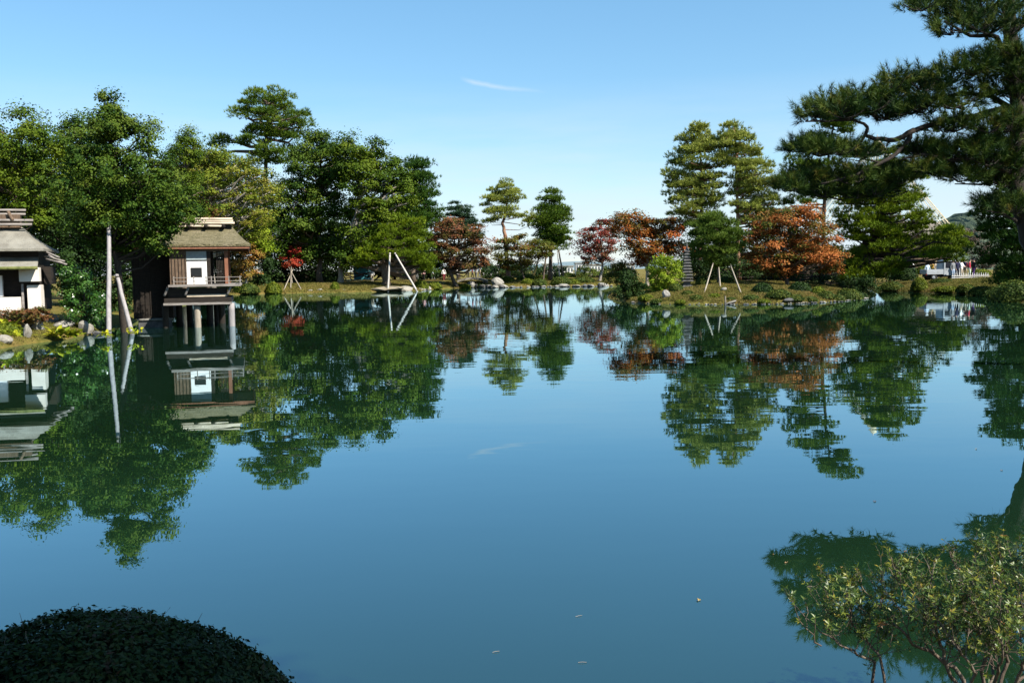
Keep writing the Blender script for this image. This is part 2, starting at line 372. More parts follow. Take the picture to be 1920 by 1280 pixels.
def mat_water():
    """murky still water: a mirror by Fresnel over sunlit green murk"""
    m, t, p = new_mat("pond_water")
    t.nodes.remove(p)
    c = t.nodes.new("ShaderNodeTexCoord")
    n0 = t.nodes.new("ShaderNodeTexNoise"); n0.inputs["Scale"].default_value = 0.12; n0.inputs["Detail"].default_value = 3
    t.links.new(c.outputs["Object"], n0.inputs["Vector"])
    r_ = ramp(t, [(0.005, 0.017, 0.007, 0.3), (0.008, 0.026, 0.012, 0.7)])
    t.links.new(n0.outputs["Fac"], r_.inputs[0])
    df = t.nodes.new("ShaderNodeBsdfDiffuse"); t.links.new(r_.outputs[0], df.inputs["Color"])
    gl = t.nodes.new("ShaderNodeBsdfGlossy"); gl.inputs["Roughness"].default_value = 0.0; gl.inputs["Color"].default_value = (0.68, 0.89, 1.0, 1)
    fr = t.nodes.new("ShaderNodeFresnel"); fr.inputs["IOR"].default_value = 1.33
    pw_ = t.nodes.new("ShaderNodeMath"); pw_.operation = 'POWER'; pw_.inputs[1].default_value = 0.52
    t.links.new(fr.outputs[0], pw_.inputs[0])
    mx = t.nodes.new("ShaderNodeMixShader")
    t.links.new(pw_.outputs[0], mx.inputs[0]); t.links.new(df.outputs[0], mx.inputs[1]); t.links.new(gl.outputs[0], mx.inputs[2])
    t.links.new(mx.outputs[0], t.nodes["Material Output"].inputs["Surface"])
    def noise(s, st, d):
        mp_ = t.nodes.new("ShaderNodeMapping"); mp_.inputs["Scale"].default_value = st
        t.links.new(c.outputs["Object"], mp_.inputs[0])
        n = t.nodes.new("ShaderNodeTexNoise"); n.inputs["Scale"].default_value = s; n.inputs["Detail"].default_value = d; n.inputs["Roughness"].default_value = 0.5
        t.links.new(mp_.outputs[0], n.inputs["Vector"]); return n
    a = noise(1.1, (0.45, 1.0, 1), 2.0)
    b0 = noise(0.22, (0.7, 1.0, 1), 1.0)
    patch = noise(0.035, (1, 1, 1), 2.0)
    pr = t.nodes.new("ShaderNodeMapRange"); pr.inputs[1].default_value = 0.35; pr.inputs[2].default_value = 0.65; pr.inputs[3].default_value = 0.35; pr.inputs[4].default_value = 1.0
    t.links.new(patch.outputs["Fac"], pr.inputs[0])
    mu = t.nodes.new("ShaderNodeMath"); mu.operation = 'MULTIPLY'
    t.links.new(a.outputs["Fac"], mu.inputs[0]); t.links.new(pr.outputs[0], mu.inputs[1])
    ad = t.nodes.new("ShaderNodeMath"); ad.operation = 'MULTIPLY_ADD'; ad.inputs[1].default_value = 0.8
    t.links.new(b0.outputs["Fac"], ad.inputs[0]); t.links.new(mu.outputs[0], ad.inputs[2])
    bp = t.nodes.new("ShaderNodeBump"); bp.inputs["Strength"].default_value = 1.0; bp.inputs["Distance"].default_value = 0.0042
    t.links.new(ad.outputs[0], bp.inputs["Height"]); t.links.new(bp.outputs[0], gl.inputs["Normal"])
    return m
wm = MB(); wm.add([(-70, 2.5, 0), (95, 2.5, 0), (95, 175, 0), (-70, 175, 0)], [(0, 1, 2, 3)])
tag(wm.build("water", mat_water()), kind="structure")

# ------------------------------------------------------------------ foliage
def unit(a): return a / (np.linalg.norm(a, axis=-1, keepdims=True) + 1e-9)
def rdir(n, rng): return unit(rng.normal(size=(n, 3)))
def leaf_arrays(C, N, L, Wd, tint, rng, fold=0.12):
    n = len(C)
    t = unit(np.cross(N, rdir(n, rng))); b = np.cross(N, t)
    L = (L * rng.uniform(0.7, 1.3, n))[:, None]; Wd = (Wd * rng.uniform(0.75, 1.25, n))[:, None]
    V = np.stack([C - t * L / 2, C + b * Wd / 2 + N * Wd * fold, C + t * L / 2, C - b * Wd / 2 + N * Wd * fold], 1).reshape(-1, 3)
    return V, np.arange(n * 4).reshape(n, 4), np.repeat(tint, 4)
def needle_arrays(C, Dr, L, w, k, spread, tint, rng):
    n = len(C); C = np.repeat(C, k, 0); d = unit(np.repeat(Dr, k, 0) + rng.normal(size=(n * k, 3)) * spread)
    s = unit(np.cross(d, rdir(n * k, rng))) * w / 2
    L = (L * rng.uniform(0.7, 1.2, n * k))[:, None]
    V = np.stack([C - s, C + s, C + d * L], 1).reshape(-1, 3)
    tt = np.repeat(np.clip(np.repeat(tint, k) + rng.normal(size=n * k) * 0.08, 0, 1), 3)
    return V, np.arange(n * k * 3).reshape(-1, 3), tt

def pads_from_rows(rows, D, Rm, layers, rng, thick=0.8, zj=0.4):
    """fills an outline given as rows (height, left, right) with bough centres spread through the depth of the crown"""
    C = []
    ys = sorted(set(r_[0] for r_ in rows))
    sp = M((ys[-1] - ys[0]) / max(1, len(ys) - 1), D) if len(ys) > 1 else Rm
    for (py, x0, x1) in rows:
        wpx = x1 - x0; rpx = Rm * F / D
        n = max(1, int(round(wpx / rpx * 0.9 * layers)))
        for i in range(n):
            u = (i + rng.uniform(0.1, 0.9)) / n
            px = x0 + 0.45 * rpx + u * max(0, wpx - 0.9 * rpx) if wpx > 0.9 * rpx else (x0 + x1) / 2
            v = (px - (x0 + x1) / 2) / (wpx / 2 + 1e-6)
            dep = math.sqrt(max(0.0, 1 - v * v)) * M(wpx / 2, D) * thick * rng.uniform(-1, 1)
            p = W(px, py, D)
            C.append((p[0], p[1] + dep, p[2] + rng.uniform(-zj, zj) * sp))
    return np.array(C)

def crown_leaf(C, Rm, flat, per, size, aspect, rng, hz=0.5, clumps=7):
    n = len(C)
    keep = rng.uniform(size=n) > 0.1
    C = C[keep]; n = len(C)
    Rb = Rm * rng.uniform(0.55, 1.35, n)
    bt = rng.uniform(0.1, 0.85, n)
    ci = np.repeat(np.arange(n), clumps)
    cd_ = rdir(len(ci), rng); cd_[:, 2] = np.abs(cd_[:, 2]) * rng.choice([1, 1, 1, -0.6], len(ci))
    cc = C[ci] + cd_ * (Rb[ci] * rng.uniform(0.45, 1.0, len(ci)))[:, None] * (1, 1, flat)
    ct = np.clip(bt[ci] + rng.normal(size=len(ci)) * 0.16, 0, 1)
    k = max(1, per // clumps)
    li = np.repeat(np.arange(len(ci)), k)
    off = rng.normal(size=(len(li), 3)) * (Rb[ci[li]] * 0.26)[:, None] * (1, 1, 0.45 + 0.5 * flat)
    P = cc[li] + off
    N = unit(unit(P - C[ci[li]]) * 0.85 + np.array((0, 0, hz)) + rng.normal(size=P.shape) * 0.42)
    tint = np.clip(ct[li] + rng.normal(size=len(li)) * 0.13, 0, 1)
    return leaf_arrays(P, N, size, size * aspect, tint, rng)

def crown_needle(C, Rm, flat, tufts, L, w, k, rng, updir=0.9, spread=0.45):
    n = len(C)
    Rb = Rm * rng.uniform(0.55, 1.3, n)
    bt = rng.uniform(0.2, 0.75, n)
    li = np.repeat(np.arange(n), tufts)
    m = len(li)
    a = rng.uniform(0, 2 * math.pi, m); r_ = np.sqrt(rng.uniform(0, 1, m))
    x, y = np.cos(a) * r_, np.sin(a) * r_
    wob_ = 1 + 0.22 * np.sin(a * 3 + li * 1.7) + 0.15 * np.sin(a * 5 + li * 2.9)
    top = np.sqrt(np.clip(1 - r_ ** 2, 0, 1))
    z = top * rng.uniform(-0.25, 1.0, m)
    P = C[li] + np.stack([x * wob_, y * wob_, z * flat], -1) * Rb[li][:, None]
    Dr = np.stack([x * 0.9, y * 0.9, np.full(m, updir)], -1)
    tint = np.clip(bt[li] + 0.25 * (z - 0.3) + rng.normal(size=m) * 0.14, 0, 1)  # tufts higher in the pad get a lighter tint
    return needle_arrays(P, unit(Dr), L, w, k, spread, tint, rng)

def limbs(trunk, C, rng, r0=0.09, share=0.7, drop=0.35, k=5):
    """branches from the trunk polyline out to the boughs"""
    T = np.array(trunk); mb = MB()
    zt = T[:, 2]
    for c in C:
        if rng.uniform() > share: continue
        lo, hi = zt[0] + 0.25 * (zt[-1] - zt[0]), zt[-1]
        hd = math.hypot(c[0] - T[-1][0], c[1] - T[-1][1])
        z = min(max(c[2] - drop * hd, lo), hi)
        p = np.array([np.interp(z, zt, T[:, i]) for i in range(3)])
        dv = c - p; ln = np.linalg.norm(dv)
        if ln < 0.2: continue
        mid = p + dv * 0.5 + np.array((0, 0, -0.08 * ln)) + rng.normal(size=3) * 0.06 * ln
        m2 = p + dv * 0.78 + rng.normal(size=3) * 0.04 * ln
        ra = r0 * (0.45 + 0.12 * ln)
        mb.tube([p, mid, m2, c], [ra, ra * 0.62, ra * 0.42, ra * 0.16], k=k, cap=False)
    return mb

def trunk_mesh(pts, rads, rng, k=9):
    P = [np.array(p) for p in pts]; out = []; ro = []
    for i in range(len(P) - 1):
        for s in range(4):
            t = s / 4
            out.append(P[i] * (1 - t) + P[i + 1] * t + (rng.normal(size=3) * rads[i] * 0.22 if (i or s) else 0)); ro.append(rads[i] * (1 - t) + rads[i + 1] * t)
    out.append(P[-1]); ro.append(rads[-1])
    ro[0] *= 1.35
    mb = MB(); mb.tube(out, ro, k=k)
    return mb, out

SEED = [100]
def tree(name, label, D, rows, trunk, style, mat, bark, group=None, Rm=None, layers=None, per=None, size=None, cat="tree", tr=None, thick=0.8, limb_r=None, limb_share=None, pins=None):
    """trunk: photo positions from the foot up (the foot is dropped to the ground); style picks the foliage"""
    SEED[0] += 1
    rng = np.random.default_rng(SEED[0])
    S = dict(oak=dict(Rm=0.9, layers=2.0, per=170, size=0.17, asp=0.6, flat=0.6, hz=0.55),
             maple=dict(Rm=0.95, layers=2.0, per=150, size=0.15, asp=0.75, flat=0.34, hz=1.0),
             shrub=dict(Rm=0.45, layers=2.4, per=130, size=0.11, asp=0.55, flat=0.85, hz=0.4),
             pine=dict(Rm=1.25, layers=1.6, per=60, size=0.38, flat=0.6),
             fir=dict(Rm=1.0, layers=2.4, per=55, size=0.42, flat=0.30))[style]
    Rm = Rm or S['Rm']; layers = layers or S['layers']; per = per or S['per']; size = size or S['size']
    C = pads_from_rows(rows, D, Rm, layers, rng, thick, 0.8 if style == 'pine' else 0.4)
    pts = [W(px, py, D) for px, py in trunk]
    g = gh(pts[0][0], pts[0][1])
    pts[0] = np.array((pts[0][0], pts[0][1], g - 0.15))
    H = pts[-1][2] - g
    tr = tr or max(0.06, 0.022 * H)
    n = len(pts)
    root = thing(name, label, cat, (pts[0][0], pts[0][1], g), group)
    mb, path = trunk_mesh(pts, [tr * (1 - 0.8 * i / (n - 1)) for i in range(n)], rng)
    mb.build("trunk", bark, root, smooth=True)
    # monotone copy of the trunk for attaching limbs
    mono = [path[0]]
    for p in path[1:]:
        if p[2] > mono[-1][2] + 0.05: mono.append(p)
    lm = limbs(mono, C, rng, r0=limb_r or tr * 0.55, share=limb_share or (0.75 if style in ('pine', 'maple') else 0.5), drop=0.12 if style == 'pine' else (0.0 if style == 'fir' else 0.45))
    if lm.n: lm.build("branches", bark, root, smooth=True)
    if style in ('pine', 'fir'):
        V, Fc, tt = crown_needle(C, Rm, S['flat'], per, size, size * 0.16, 7, rng, updir=0.9 if style == 'pine' else 0.15, spread=0.5)
    else:
        V, Fc, tt = crown_leaf(C, Rm, S['flat'], per, size, S['asp'], rng, S['hz'])
    me = mesh_np("crown", V - np.array(ORG[root.name]), [Fc], mat, tt)
    link("crown", me, root, ORG[root.name])
    return root

def dome(name, label, px, py, rx, h, D, mat, size=0.1, n=2600, group=None, cat="shrub", ry=None):
    """a clipped round shrub sitting on the ground: photo position of its foot, half width and height in photo pixels"""
    SEED[0] += 1
    rng = np.random.default_rng(SEED[0])
    D = GP(px, py, D * 0.8, D * 1.12) or D
    p = W(px, py, D); a = M(rx, D); b = ry or a; hh = M(h, D)
    g = gh(p[0], p[1])
    z0 = max(g, min(p[2], g + 0.5)) - 0.05
    d = rdir(n, rng); d[:, 2] = np.abs(d[:, 2])
    rr = 1 + 0.06 * np.sin(d[:, 0] * 7 + SEED[0]) * np.cos(d[:, 1] * 6) + rng.normal(size=n) * 0.035
    rr *= np.where(rng.uniform(size=n) < 0.25, rng.uniform(0.8, 0.97, n), 1)
    P = np.array((p[0], p[1], z0)) + d * rr[:, None] * (a, b, hh)
    N = unit(d / np.array((a, b, hh)) * min(a, hh) + rng.normal(size=d.shape) * 0.45)
    tint = np.clip(0.5 + 0.25 * np.sin(d[:, 0] * 4 + d[:, 1] * 5 + SEED[0]) + rng.normal(size=n) * 0.2, 0, 1)
    V, Fc, tt = leaf_arrays(P, N, size, size * 0.6, tint, rng)
    root = thing(name, label, cat, (p[0], p[1], z0), group)
    link("foliage", mesh_np("foliage", V - np.array(ORG[root.name]), [Fc], mat, tt), root, ORG[root.name])
    # woody inside that the leaves sit on
    mb = MB()
    for i in range(9):
        e = rdir(1, rng)[0]; e[2] = abs(e[2]) + 0.2; e = unit(e)
        q_ = np.array((p[0], p[1], z0)) + e * (a, b, hh) * 0.9
        mb.tube([(p[0], p[1], z0 - 0.1), (np.array((p[0], p[1], z0)) + q_) / 2, q_], [0.03, 0.02, 0.008], k=4, cap=False)
    mb.build("stems", BARK, root)
    # dense inner mass of leaves, all in one dark tint
    d = rdir(n // 3, rng); d[:, 2] = np.abs(d[:, 2])
    P = np.array((p[0], p[1], z0)) + d * rng.uniform(0.6, 0.88, n // 3)[:, None] * (a, b, hh)
    V, Fc, tt = leaf_arrays(P, unit(d + rng.normal(size=d.shape) * 0.3), size * 1.6, size * 1.3, np.full(len(d), 0.05), rng)
    link("inner_leaves", mesh_np("inner_leaves", V - np.array(ORG[root.name]), [Fc], mat, tt), root, ORG[root.name])
    return root

ROCKS = []
def rock_mesh(seed):
    rng = np.random.default_rng(seed)
    bm = bmesh.new(); bmesh.ops.create_icosphere(bm, subdivisions=2, radius=1)
    for _ in range(9):      # chisel flat facets
        nrm = unit(rng.normal(size=3)); dcut = rng.uniform(0.62, 0.92)
        for v in bm.verts:
            s = v.co.dot(Vector(nrm)) - dcut
            if s > 0: v.co -= Vector(nrm) * s
    for v in bm.verts: v.co *= 1 + rng.normal() * 0.02
    me = bpy.data.meshes.new("stone"); bm.to_mesh(me); bm.free()
    return me
for i in range(5): ROCKS.append(rock_mesh(40 + i))
def rock(name, label, p, s, mat, group=None, cat="stone", rz=None):
    me = ROCKS[random.randrange(5)]
    key = (me.name, mat.name)
    if key not in MATS:
        m2 = me.copy(); m2.materials.clear(); m2.materials.append(mat); MATS[key] = m2
    o = link(name, MATS[key], None, p)
    o.scale = s; o.rotation_euler = (random.uniform(-.25, .25), random.uniform(-.25, .25), random.uniform(0, 6.28) if rz is None else rz)
    return tag(o, label, cat, group)
# ------------------------------------------------------------------ the tea house on posts over the water
TD = 41.5
def tx(px): return float(W(px, 540, TD)[0])
def tz(py): return float(W(370, py, TD)[2])
EAVE_SHADE = mat_plain("eave_shade_paper", (0.30, 0.36, 0.38), 0.8, 0.2)  # the eave's shadow on white paper, put into the colour
THATCH = mat_rough("mossy_shingle", [(0.060, 0.050, 0.028), (0.105, 0.092, 0.046), (0.145, 0.125, 0.072), (0.17, 0.145, 0.095)], 2.6, stretch=(1, 1.5, 1.5), bump=1.0, bscale=11, dist=0.09)
THATCH_GREY = mat_rough("grey_shingle", [(0.12, 0.11, 0.09), (0.19, 0.18, 0.15), (0.24, 0.23, 0.195)], 1.5, stretch=(1.5, 0.6, 1.5), bump=0.7, bscale=16, dist=0.04)
MOSS = mat_rough("roof_moss", [(0.05, 0.06, 0.015), (0.10, 0.11, 0.03), (0.15, 0.15, 0.05)], 6, bump=0.8)
DARKGLASS = mat_plain("dark_opening", (0.012, 0.012, 0.012), 0.3, 0.4)
def hip_roof(x0, x1, y0, y1, ze, xr0, xr1, yr, zr, th):
    """hipped roof slab with thickness; eaves ze, ridge zr"""
    mb = MB()
    # front slope is split into courses so that the surface is not one flat sheet
    n = 9; rngr = random.Random(int(x0 * 100))
    def P(t, side, k):    # t: 0 eave .. 1 ridge
        xa = x0 + (xr0 - x0) * t; xb = x1 + (xr1 - x1) * t
        y = (y0 if side == 0 else y1); y = y + (yr - y) * t
        z = ze + (zr - ze) * (t - 0.10 * math.sin(math.pi * t))
        return xa, xb, y, z
    rows = []
    for i in range(n + 1):
        t = i / n
        xa, xb, yf, z = P(t, 0, 0); yb = P(t, 1, 0)[2]
        rows.append((xa, xb, yf, yb, z))
    V, Fs = [], []
    m = 24
    for (xa, xb, yf, yb, z) in rows:
        for j in range(m + 1):
            V.append((xa + (xb - xa) * j / m, yf, z + rngr.uniform(-0.012, 0.012)))
        V.append((xb, yb, z)); V.append((xa, yb, z))
    s = m + 3
    for i in range(n):
        for j in range(s):
            Fs.append((i * s + j, i * s + (j + 1) % s, (i + 1) * s + (j + 1) % s, (i + 1) * s + j))
    b = len(V)
    for j in range(s):
        v = V[j]; V.append((v[0], v[1], ze - th))
    for j in range(s): Fs.append((j, b + j, b + (j + 1) % s, (j + 1) % s))
    Fs.append(tuple(b + j for j in range(s)))
    Fs.append(tuple(n * s + j for j in range(s)))
    return mb.add(V, Fs)
def part(root, name, mat, x0, x1, y0, y1, z0, z1, bevel=0.0, label=None):
    o = MB().box(min(x0, x1), max(x0, x1), min(y0, y1), max(y0, y1), min(z0, z1), max(z0, z1)).build(name, mat, root, bevel=bevel)
    if label: o["label"] = label
    return o
def rod(root, name, mat, a, b, r, k=8, r2=None):
    n = 5
    pts = [np.array(a) * (1 - i / n) + np.array(b) * (i / n) for i in range(n + 1)]
    return MB().tube(pts, [r + ((r2 or r) - r) * i / n for i in range(n + 1)], k).build(name, mat, root, smooth=True)

th = thing("tea_house", "wooden tea house with mossy hipped roof standing on posts over the pond", "tea house", (tx(370), TD, 0))
YF, YB = TD + 0.15, TD + 4.2       # front and back of the room
roof = hip_roof(tx(240), tx(469), TD - 0.20, TD + 5.0, tz(458), tx(285), tx(436), TD + 2.2, tz(422), 0.10).build("roof", THATCH, th, smooth=False)
for y_, x0_, x1_ in ((TD - 0.17, 245, 467), (TD + 4.9, 245, 467)):
    MB().box(tx(x0_), tx(x1_), y_, y_ + 0.06, tz(458) - 0.20, tz(458) - 0.103).build("eave_board", WOOD_RED, th)
part(th, "eave_board", WOOD_RED, tx(466.5), tx(464), TD - 0.10, TD + 4.89, tz(458) - 0.20, tz(458) - 0.103)
for i, px in enumerate(range(252, 466, 9)):
    part(th, "rafter", WOOD_DARK, tx(px) - 0.03, tx(px) + 0.03, TD - 0.10, TD + 0.9, tz(458) - 0.19, tz(458) - 0.104)
# ridge: two long pale logs on short cross logs
part(th, "ridge_cap", WOOD_DARK, tx(287), tx(434), TD + 1.95, TD + 2.45, tz(424), tz(417))
for z_, a_, b_, y_ in ((405.5, 278, 436, TD + 2.05), (409, 280, 437, TD + 2.35), (414.3, 276, 440, TD + 1.85)):
    rod(th, "ridge_log", LOG_PALE, (tx(a_), y_, tz(z_)), (tx(b_), y_, tz(z_)), 0.055)
for a_, b_ in ((306, 322), (326, 351), (357, 383), (389, 416)):
    rod(th, "ridge_log", LOG_PALE, (tx(a_), TD + 1.80, tz(420)), (tx(b_), TD + 1.80, tz(420.5)), 0.05)
for px in (324, 354, 386, 419):
    rod(th, "cross_log", WOOD_DARK, (tx(px), TD + 1.6, tz(420.5)), (tx(px), TD + 2.7, tz(420.5)), 0.085)
# walls, screens, posts of the room
part(th, "wall", WOOD_BROWN, tx(322), tx(352), YF, YF + 0.08, tz(533), tz(470))
for i in range(5):
    part(th, "wall_batten", WOOD_DARK, tx(325 + 6 * i), tx(326 + 6 * i), YF - 0.02, YF - 0.002, tz(533), tz(478))
part(th, "lintel", WOOD_BROWN, tx(318), tx(427), YF - 0.03, YF + 0.12, tz(471), tz(463))
pan = part(th, "sliding_panel", PAPER, tx(352), tx(388), YF - 0.012, YF + 0.03, tz(533), tz(488), label="white paper sliding panel with small dark window")
part(pan, "window", DARKGLASS, tx(360), tx(378.5), YF - 0.02, YF - 0.014, tz(518), tz(503)) if False else None
w_ = MB().box(tx(360), tx(378), YF - 0.022, YF - 0.014, tz(518), tz(503)).build("window", DARKGLASS, th); w_.parent = pan
for q_ in ((359, 360.2, 519, 502), (377.8, 379, 519, 502), (359, 379, 519.3, 518), (359, 379, 503, 501.7)):
    o_ = MB().box(tx(q_[0]), tx(q_[1]), YF - 0.030, YF - 0.0125, tz(q_[2]), tz(q_[3])).build("frame", WOOD_DARK, th); o_.parent = pan
part(th, "eave_shade_band", EAVE_SHADE, tx(352), tx(388), YF - 0.012, YF + 0.03, tz(487.9), tz(471))  # shadowed top of the panel, built as its own darker strip
part(th, "panel_rail", WOOD_DARK, tx(352), tx(388), YF - 0.03, YF - 0.013, tz(489), tz(487))
for px, mt, w in ((391.5, WOOD_DARK, 3.2), (423.5, WOOD_RED, 3.2)):
    part(th, "post", mt, tx(px - w), tx(px + w), YF - 0.01, YF + 0.15, tz(533), tz(463))
part(th, "post", WOOD_RED, tx(421), tx(427), YB - 0.15, YB, tz(533), tz(463))
part(th, "post", WOOD_DARK, tx(388), tx(394), YB - 0.15, YB, tz(533), tz(463))
# lattice screen beside the reddish corner post
for i in range(6):
    part(th, "lattice_slat", WOOD_DARK, tx(405.5 + 2.7 * i), tx(406.9 + 2.7 * i), YF + 0.06, YF + 0.09, tz(533), tz(471))
for i in range(9):
    z_ = 475 + 7 * i
    part(th, "lattice_slat", WOOD_BROWN, tx(405), tx(420), YF + 0.092, YF + 0.115, tz(z_ + 1), tz(z_))
part(th, "back_wall", WOOD_DARK, tx(300), tx(386), YB - 0.1, YB, tz(533), tz(463))
part(th, "ceiling", WOOD_DARK, tx(252), tx(432), YF + 0.13, YB + 0.3, tz(463), tz(462) + 0.02)
# wing towards the bank; its dark timber also carries the tree's shade
part(th, "side_wing", WOOD_DARK, tx(250), tx(321.5), YF + 1.1, YB - 0.12, tz(598), tz(463), label="dark boarded wing beside the bank")
for i in range(8):
    part(th, "wing_batten", WOOD_DARK, tx(254 + 9 * i), tx(255.5 + 9 * i), YF + 1.06, YF + 1.098, tz(590), tz(468))
# veranda deck with low railing
part(th, "deck", WOOD_GREY, tx(321), tx(449), TD - 0.75, YB + 0.3, tz(537), tz(533.2))
part(th, "skirt_board", WOOD_DARK, tx(318), tx(424), TD - 0.38, TD - 0.30, tz(556), tz(540))
part(th, "sill_beam", LOG_PALE, tx(352), tx(424), TD - 0.46, TD - 0.385, tz(556), tz(551.5))
part(th, "lower_platform", WOOD_DARK, tx(312), tx(431), TD - 0.55, YB, tz(569), tz(558), bevel=0.02)
part(th, "platform_edge", WOOD_GREY, tx(311), tx(432), TD - 0.64, TD - 0.555, tz(570.5), tz(566.5))
for px in (318, 354, 429):
    rod(th, "bracket", WOOD_GREY, (tx(px - 5), TD - 0.5, tz(553)), (tx(px + 2), TD - 0.62, tz(538)), 0.05)
for z_ in (519.5, 526.5):
    part(th, "rail", WOOD_GREY, tx(330), tx(449), TD - 0.70, TD - 0.64, tz(z_ + 1.1), tz(z_))
    part(th, "rail", WOOD_GREY, tx(447.5), tx(449), TD - 0.638, YB, tz(z_ + 1.1), tz(z_))
for px in (331, 366, 387.5, 397, 428, 448):
    part(th, "rail_post", WOOD_GREY, tx(px - 0.9), tx(px + 0.9), TD - 0.695, TD - 0.645, tz(533.1), tz(518))
# posts in the water
for px, y_, r_, mt in ((369, TD - 0.35, 0.145, POLE_TAN), (387, TD + 2.2, 0.15, WOOD_DARK), (409, TD + 2.6, 0.15, WOOD_DARK), (430, TD - 0.1, 0.14, POLE_GREY),
                       (330, TD + 2.0, 0.14, WOOD_DARK), (311, TD + 0.2, 0.13, WOOD_DARK), (345, TD + 3.6, 0.14, WOOD_DARK), (398, TD + 3.4, 0.14, WOOD_DARK)):
    ln = 5 if px == 432 else 0
    rod(th, "water_post", mt, (tx(px + ln * 0.4), y_, -0.6), (tx(px - ln), y_, tz(569)), r_, 10)

th.rotation_euler.z = R(15)
# ------------------------------------------------------------------ the hut at the left shore
HD = 36.0
def hx(px): return float(W(px, 520, HD)[0])
def hz(py): return float(W(40, py, HD)[2])
hut = thing("garden_hut", "white plastered garden hut with grey shingle hipped roof at the left shore", "hut", (hx(88), HD - 0.4, 0.6))
hip_roof(hx(-260), hx(95), HD - 0.5, HD + 4.2, hz(467), hx(-205), hx(47), HD + 1.6, hz(424), 0.09).build("roof", THATCH_GREY, hut)
part(hut, "ridge_cap", WOOD_BROWN, hx(-205), hx(44), HD + 1.35, HD + 1.85, hz(425), hz(399))
for z_, b_, y_ in ((391, 55, HD + 1.45), (398, 52, HD + 1.75), (411, 68, HD + 1.25), (419, 66, HD + 1.2)):
    rod(hut, "ridge_log", WOOD_GREY, (hx(-210), y_, hz(z_)), (hx(b_), y_, hz(z_ - 0.5)), 0.05)
rod(hut, "ridge_strut", WOOD_BROWN, (hx(25), HD + 1.3, hz(393)), (hx(33), HD + 1.2, hz(411)), 0.06)
part(hut, "upper_wall", WOOD_DARK, hx(-250), hx(80), HD + 0.3, HD + 3.6, hz(585), hz(466))
pr_ = MB()
pr_.add([(hx(-255), HD - 0.75, hz(500)), (hx(84), HD - 0.75, hz(500)), (hx(80), HD + 0.28, hz(482)), (hx(-255), HD + 0.28, hz(482)),
         (hx(-255), HD - 0.75, hz(503)), (hx(84), HD - 0.75, hz(503)), (hx(80), HD + 0.28, hz(487)), (hx(-255), HD + 0.28, hz(487))],
        [(0, 1, 2, 3), (7, 6, 5, 4), (0, 4, 5, 1), (1, 5, 6, 2), (3, 2, 6, 7), (0, 3, 7, 4)])
pr_.build("pent_roof", THATCH_GREY, hut)
rod(hut, "moss_edge", MOSS, (hx(-255), HD - 0.76, hz(503)), (hx(84), HD - 0.76, hz(503)), 0.06)
part(hut, "front_wall", PLASTER, hx(-250), hx(50), HD - 0.32, HD - 0.12, hz(592), hz(556))
sh = part(hut, "paper_window", PAPER, hx(-40), hx(20), HD - 0.02, HD + 0.02, hz(555), hz(516))
for px in (-40, -20, 0, 20):
    o_ = MB().box(hx(px - 0.7), hx(px + 0.7), HD - 0.045, HD - 0.022, hz(555), hz(516)).build("frame", WOOD_GREY, hut); o_.parent = sh
part(hut, "wall_box", PLASTER, hx(49), hx(83), HD - 0.25, HD + 0.28, hz(528), hz(502), bevel=0.01)
part(hut, "box_bracket", WOOD_DARK, hx(49), hx(83), HD - 0.20, HD + 0.28, hz(531), hz(528.2))
part(hut, "board_wall", WOOD_DARK, hx(83.2), hx(96), HD + 0.95, HD + 2.5, hz(534), hz(500))
part(hut, "corner_wall", PLASTER, hx(60), hx(83), HD - 0.05, HD + 0.9, hz(592), hz(534.5), bevel=0.01)
part(hut, "post", WOOD_GREY, hx(51), hx(54.5), HD - 0.12, HD - 0.02, hz(590), hz(532))
for i, (a_, b_) in enumerate((((92, 472), (118, 484)), ((90, 480), (126, 491)), ((92, 486), (129, 497)), ((96, 478), (122, 495)))):
    rod(hut, "eave_pole", WOOD_GREY, (hx(a_[0]), HD + 0.2 + 0.1 * i, hz(a_[1])), (hx(b_[0]), HD - 0.1 + 0.1 * i, hz(b_[1])), 0.035)

hut.rotation_euler.z = R(19)
# ------------------------------------------------------------------ trees
G_LEFT, G_FAR, G_ISLE = "trees on the left shore", "trees along the far bank", "trees on the island"
tree("evergreen_tree", "tall dark evergreen with spiky top leaning over the water on grey props", 38.5,
     [(188, 186, 208), (205, 180, 225), (222, 172, 240), (240, 172, 283), (258, 165, 240), (262, 262, 292), (285, 135, 235), (290, 265, 300), (308, 125, 325), (330, 112, 342), (352, 108, 352), (374, 110, 358), (395, 125, 365), (412, 150, 368), (428, 130, 345), (445, 150, 230), (448, 240, 325), (462, 160, 215), (466, 265, 315), (468, 222, 250)],
     [(238, 600), (222, 500), (207, 410), (212, 320), (205, 215)], "oak", L_EVER, BARK_DARK, G_LEFT, Rm=0.5, layers=2.9, per=240, size=0.115, tr=0.16)
tree("evergreen_tree", "broad brownish green tree at the left edge behind the hut", 47,
     [(222, 20, 55), (240, -10, 105), (262, -70, 120), (288, -90, 130), (314, -90, 130), (340, -90, 120), (366, -90, 110), (392, -90, 100), (415, 60, 110)],
     [(20, 560), (25, 430), (35, 300), (38, 240)], "oak", L_OAK, BARK, G_LEFT, Rm=0.72, layers=3.0, per=240, size=0.135)
tree("evergreen_tree", "rounded mid green tree between the spiky evergreen and left edge", 52,
     [(232, 110, 170), (250, 100, 195), (272, 95, 215), (295, 95, 225), (320, 90, 220), (345, 90, 215), (370, 85, 200), (395, 80, 190)],
     [(150, 560), (145, 430), (150, 330), (150, 250)], "oak", L_EVER, BARK, G_LEFT, Rm=0.75, layers=2.9, per=240, size=0.135)
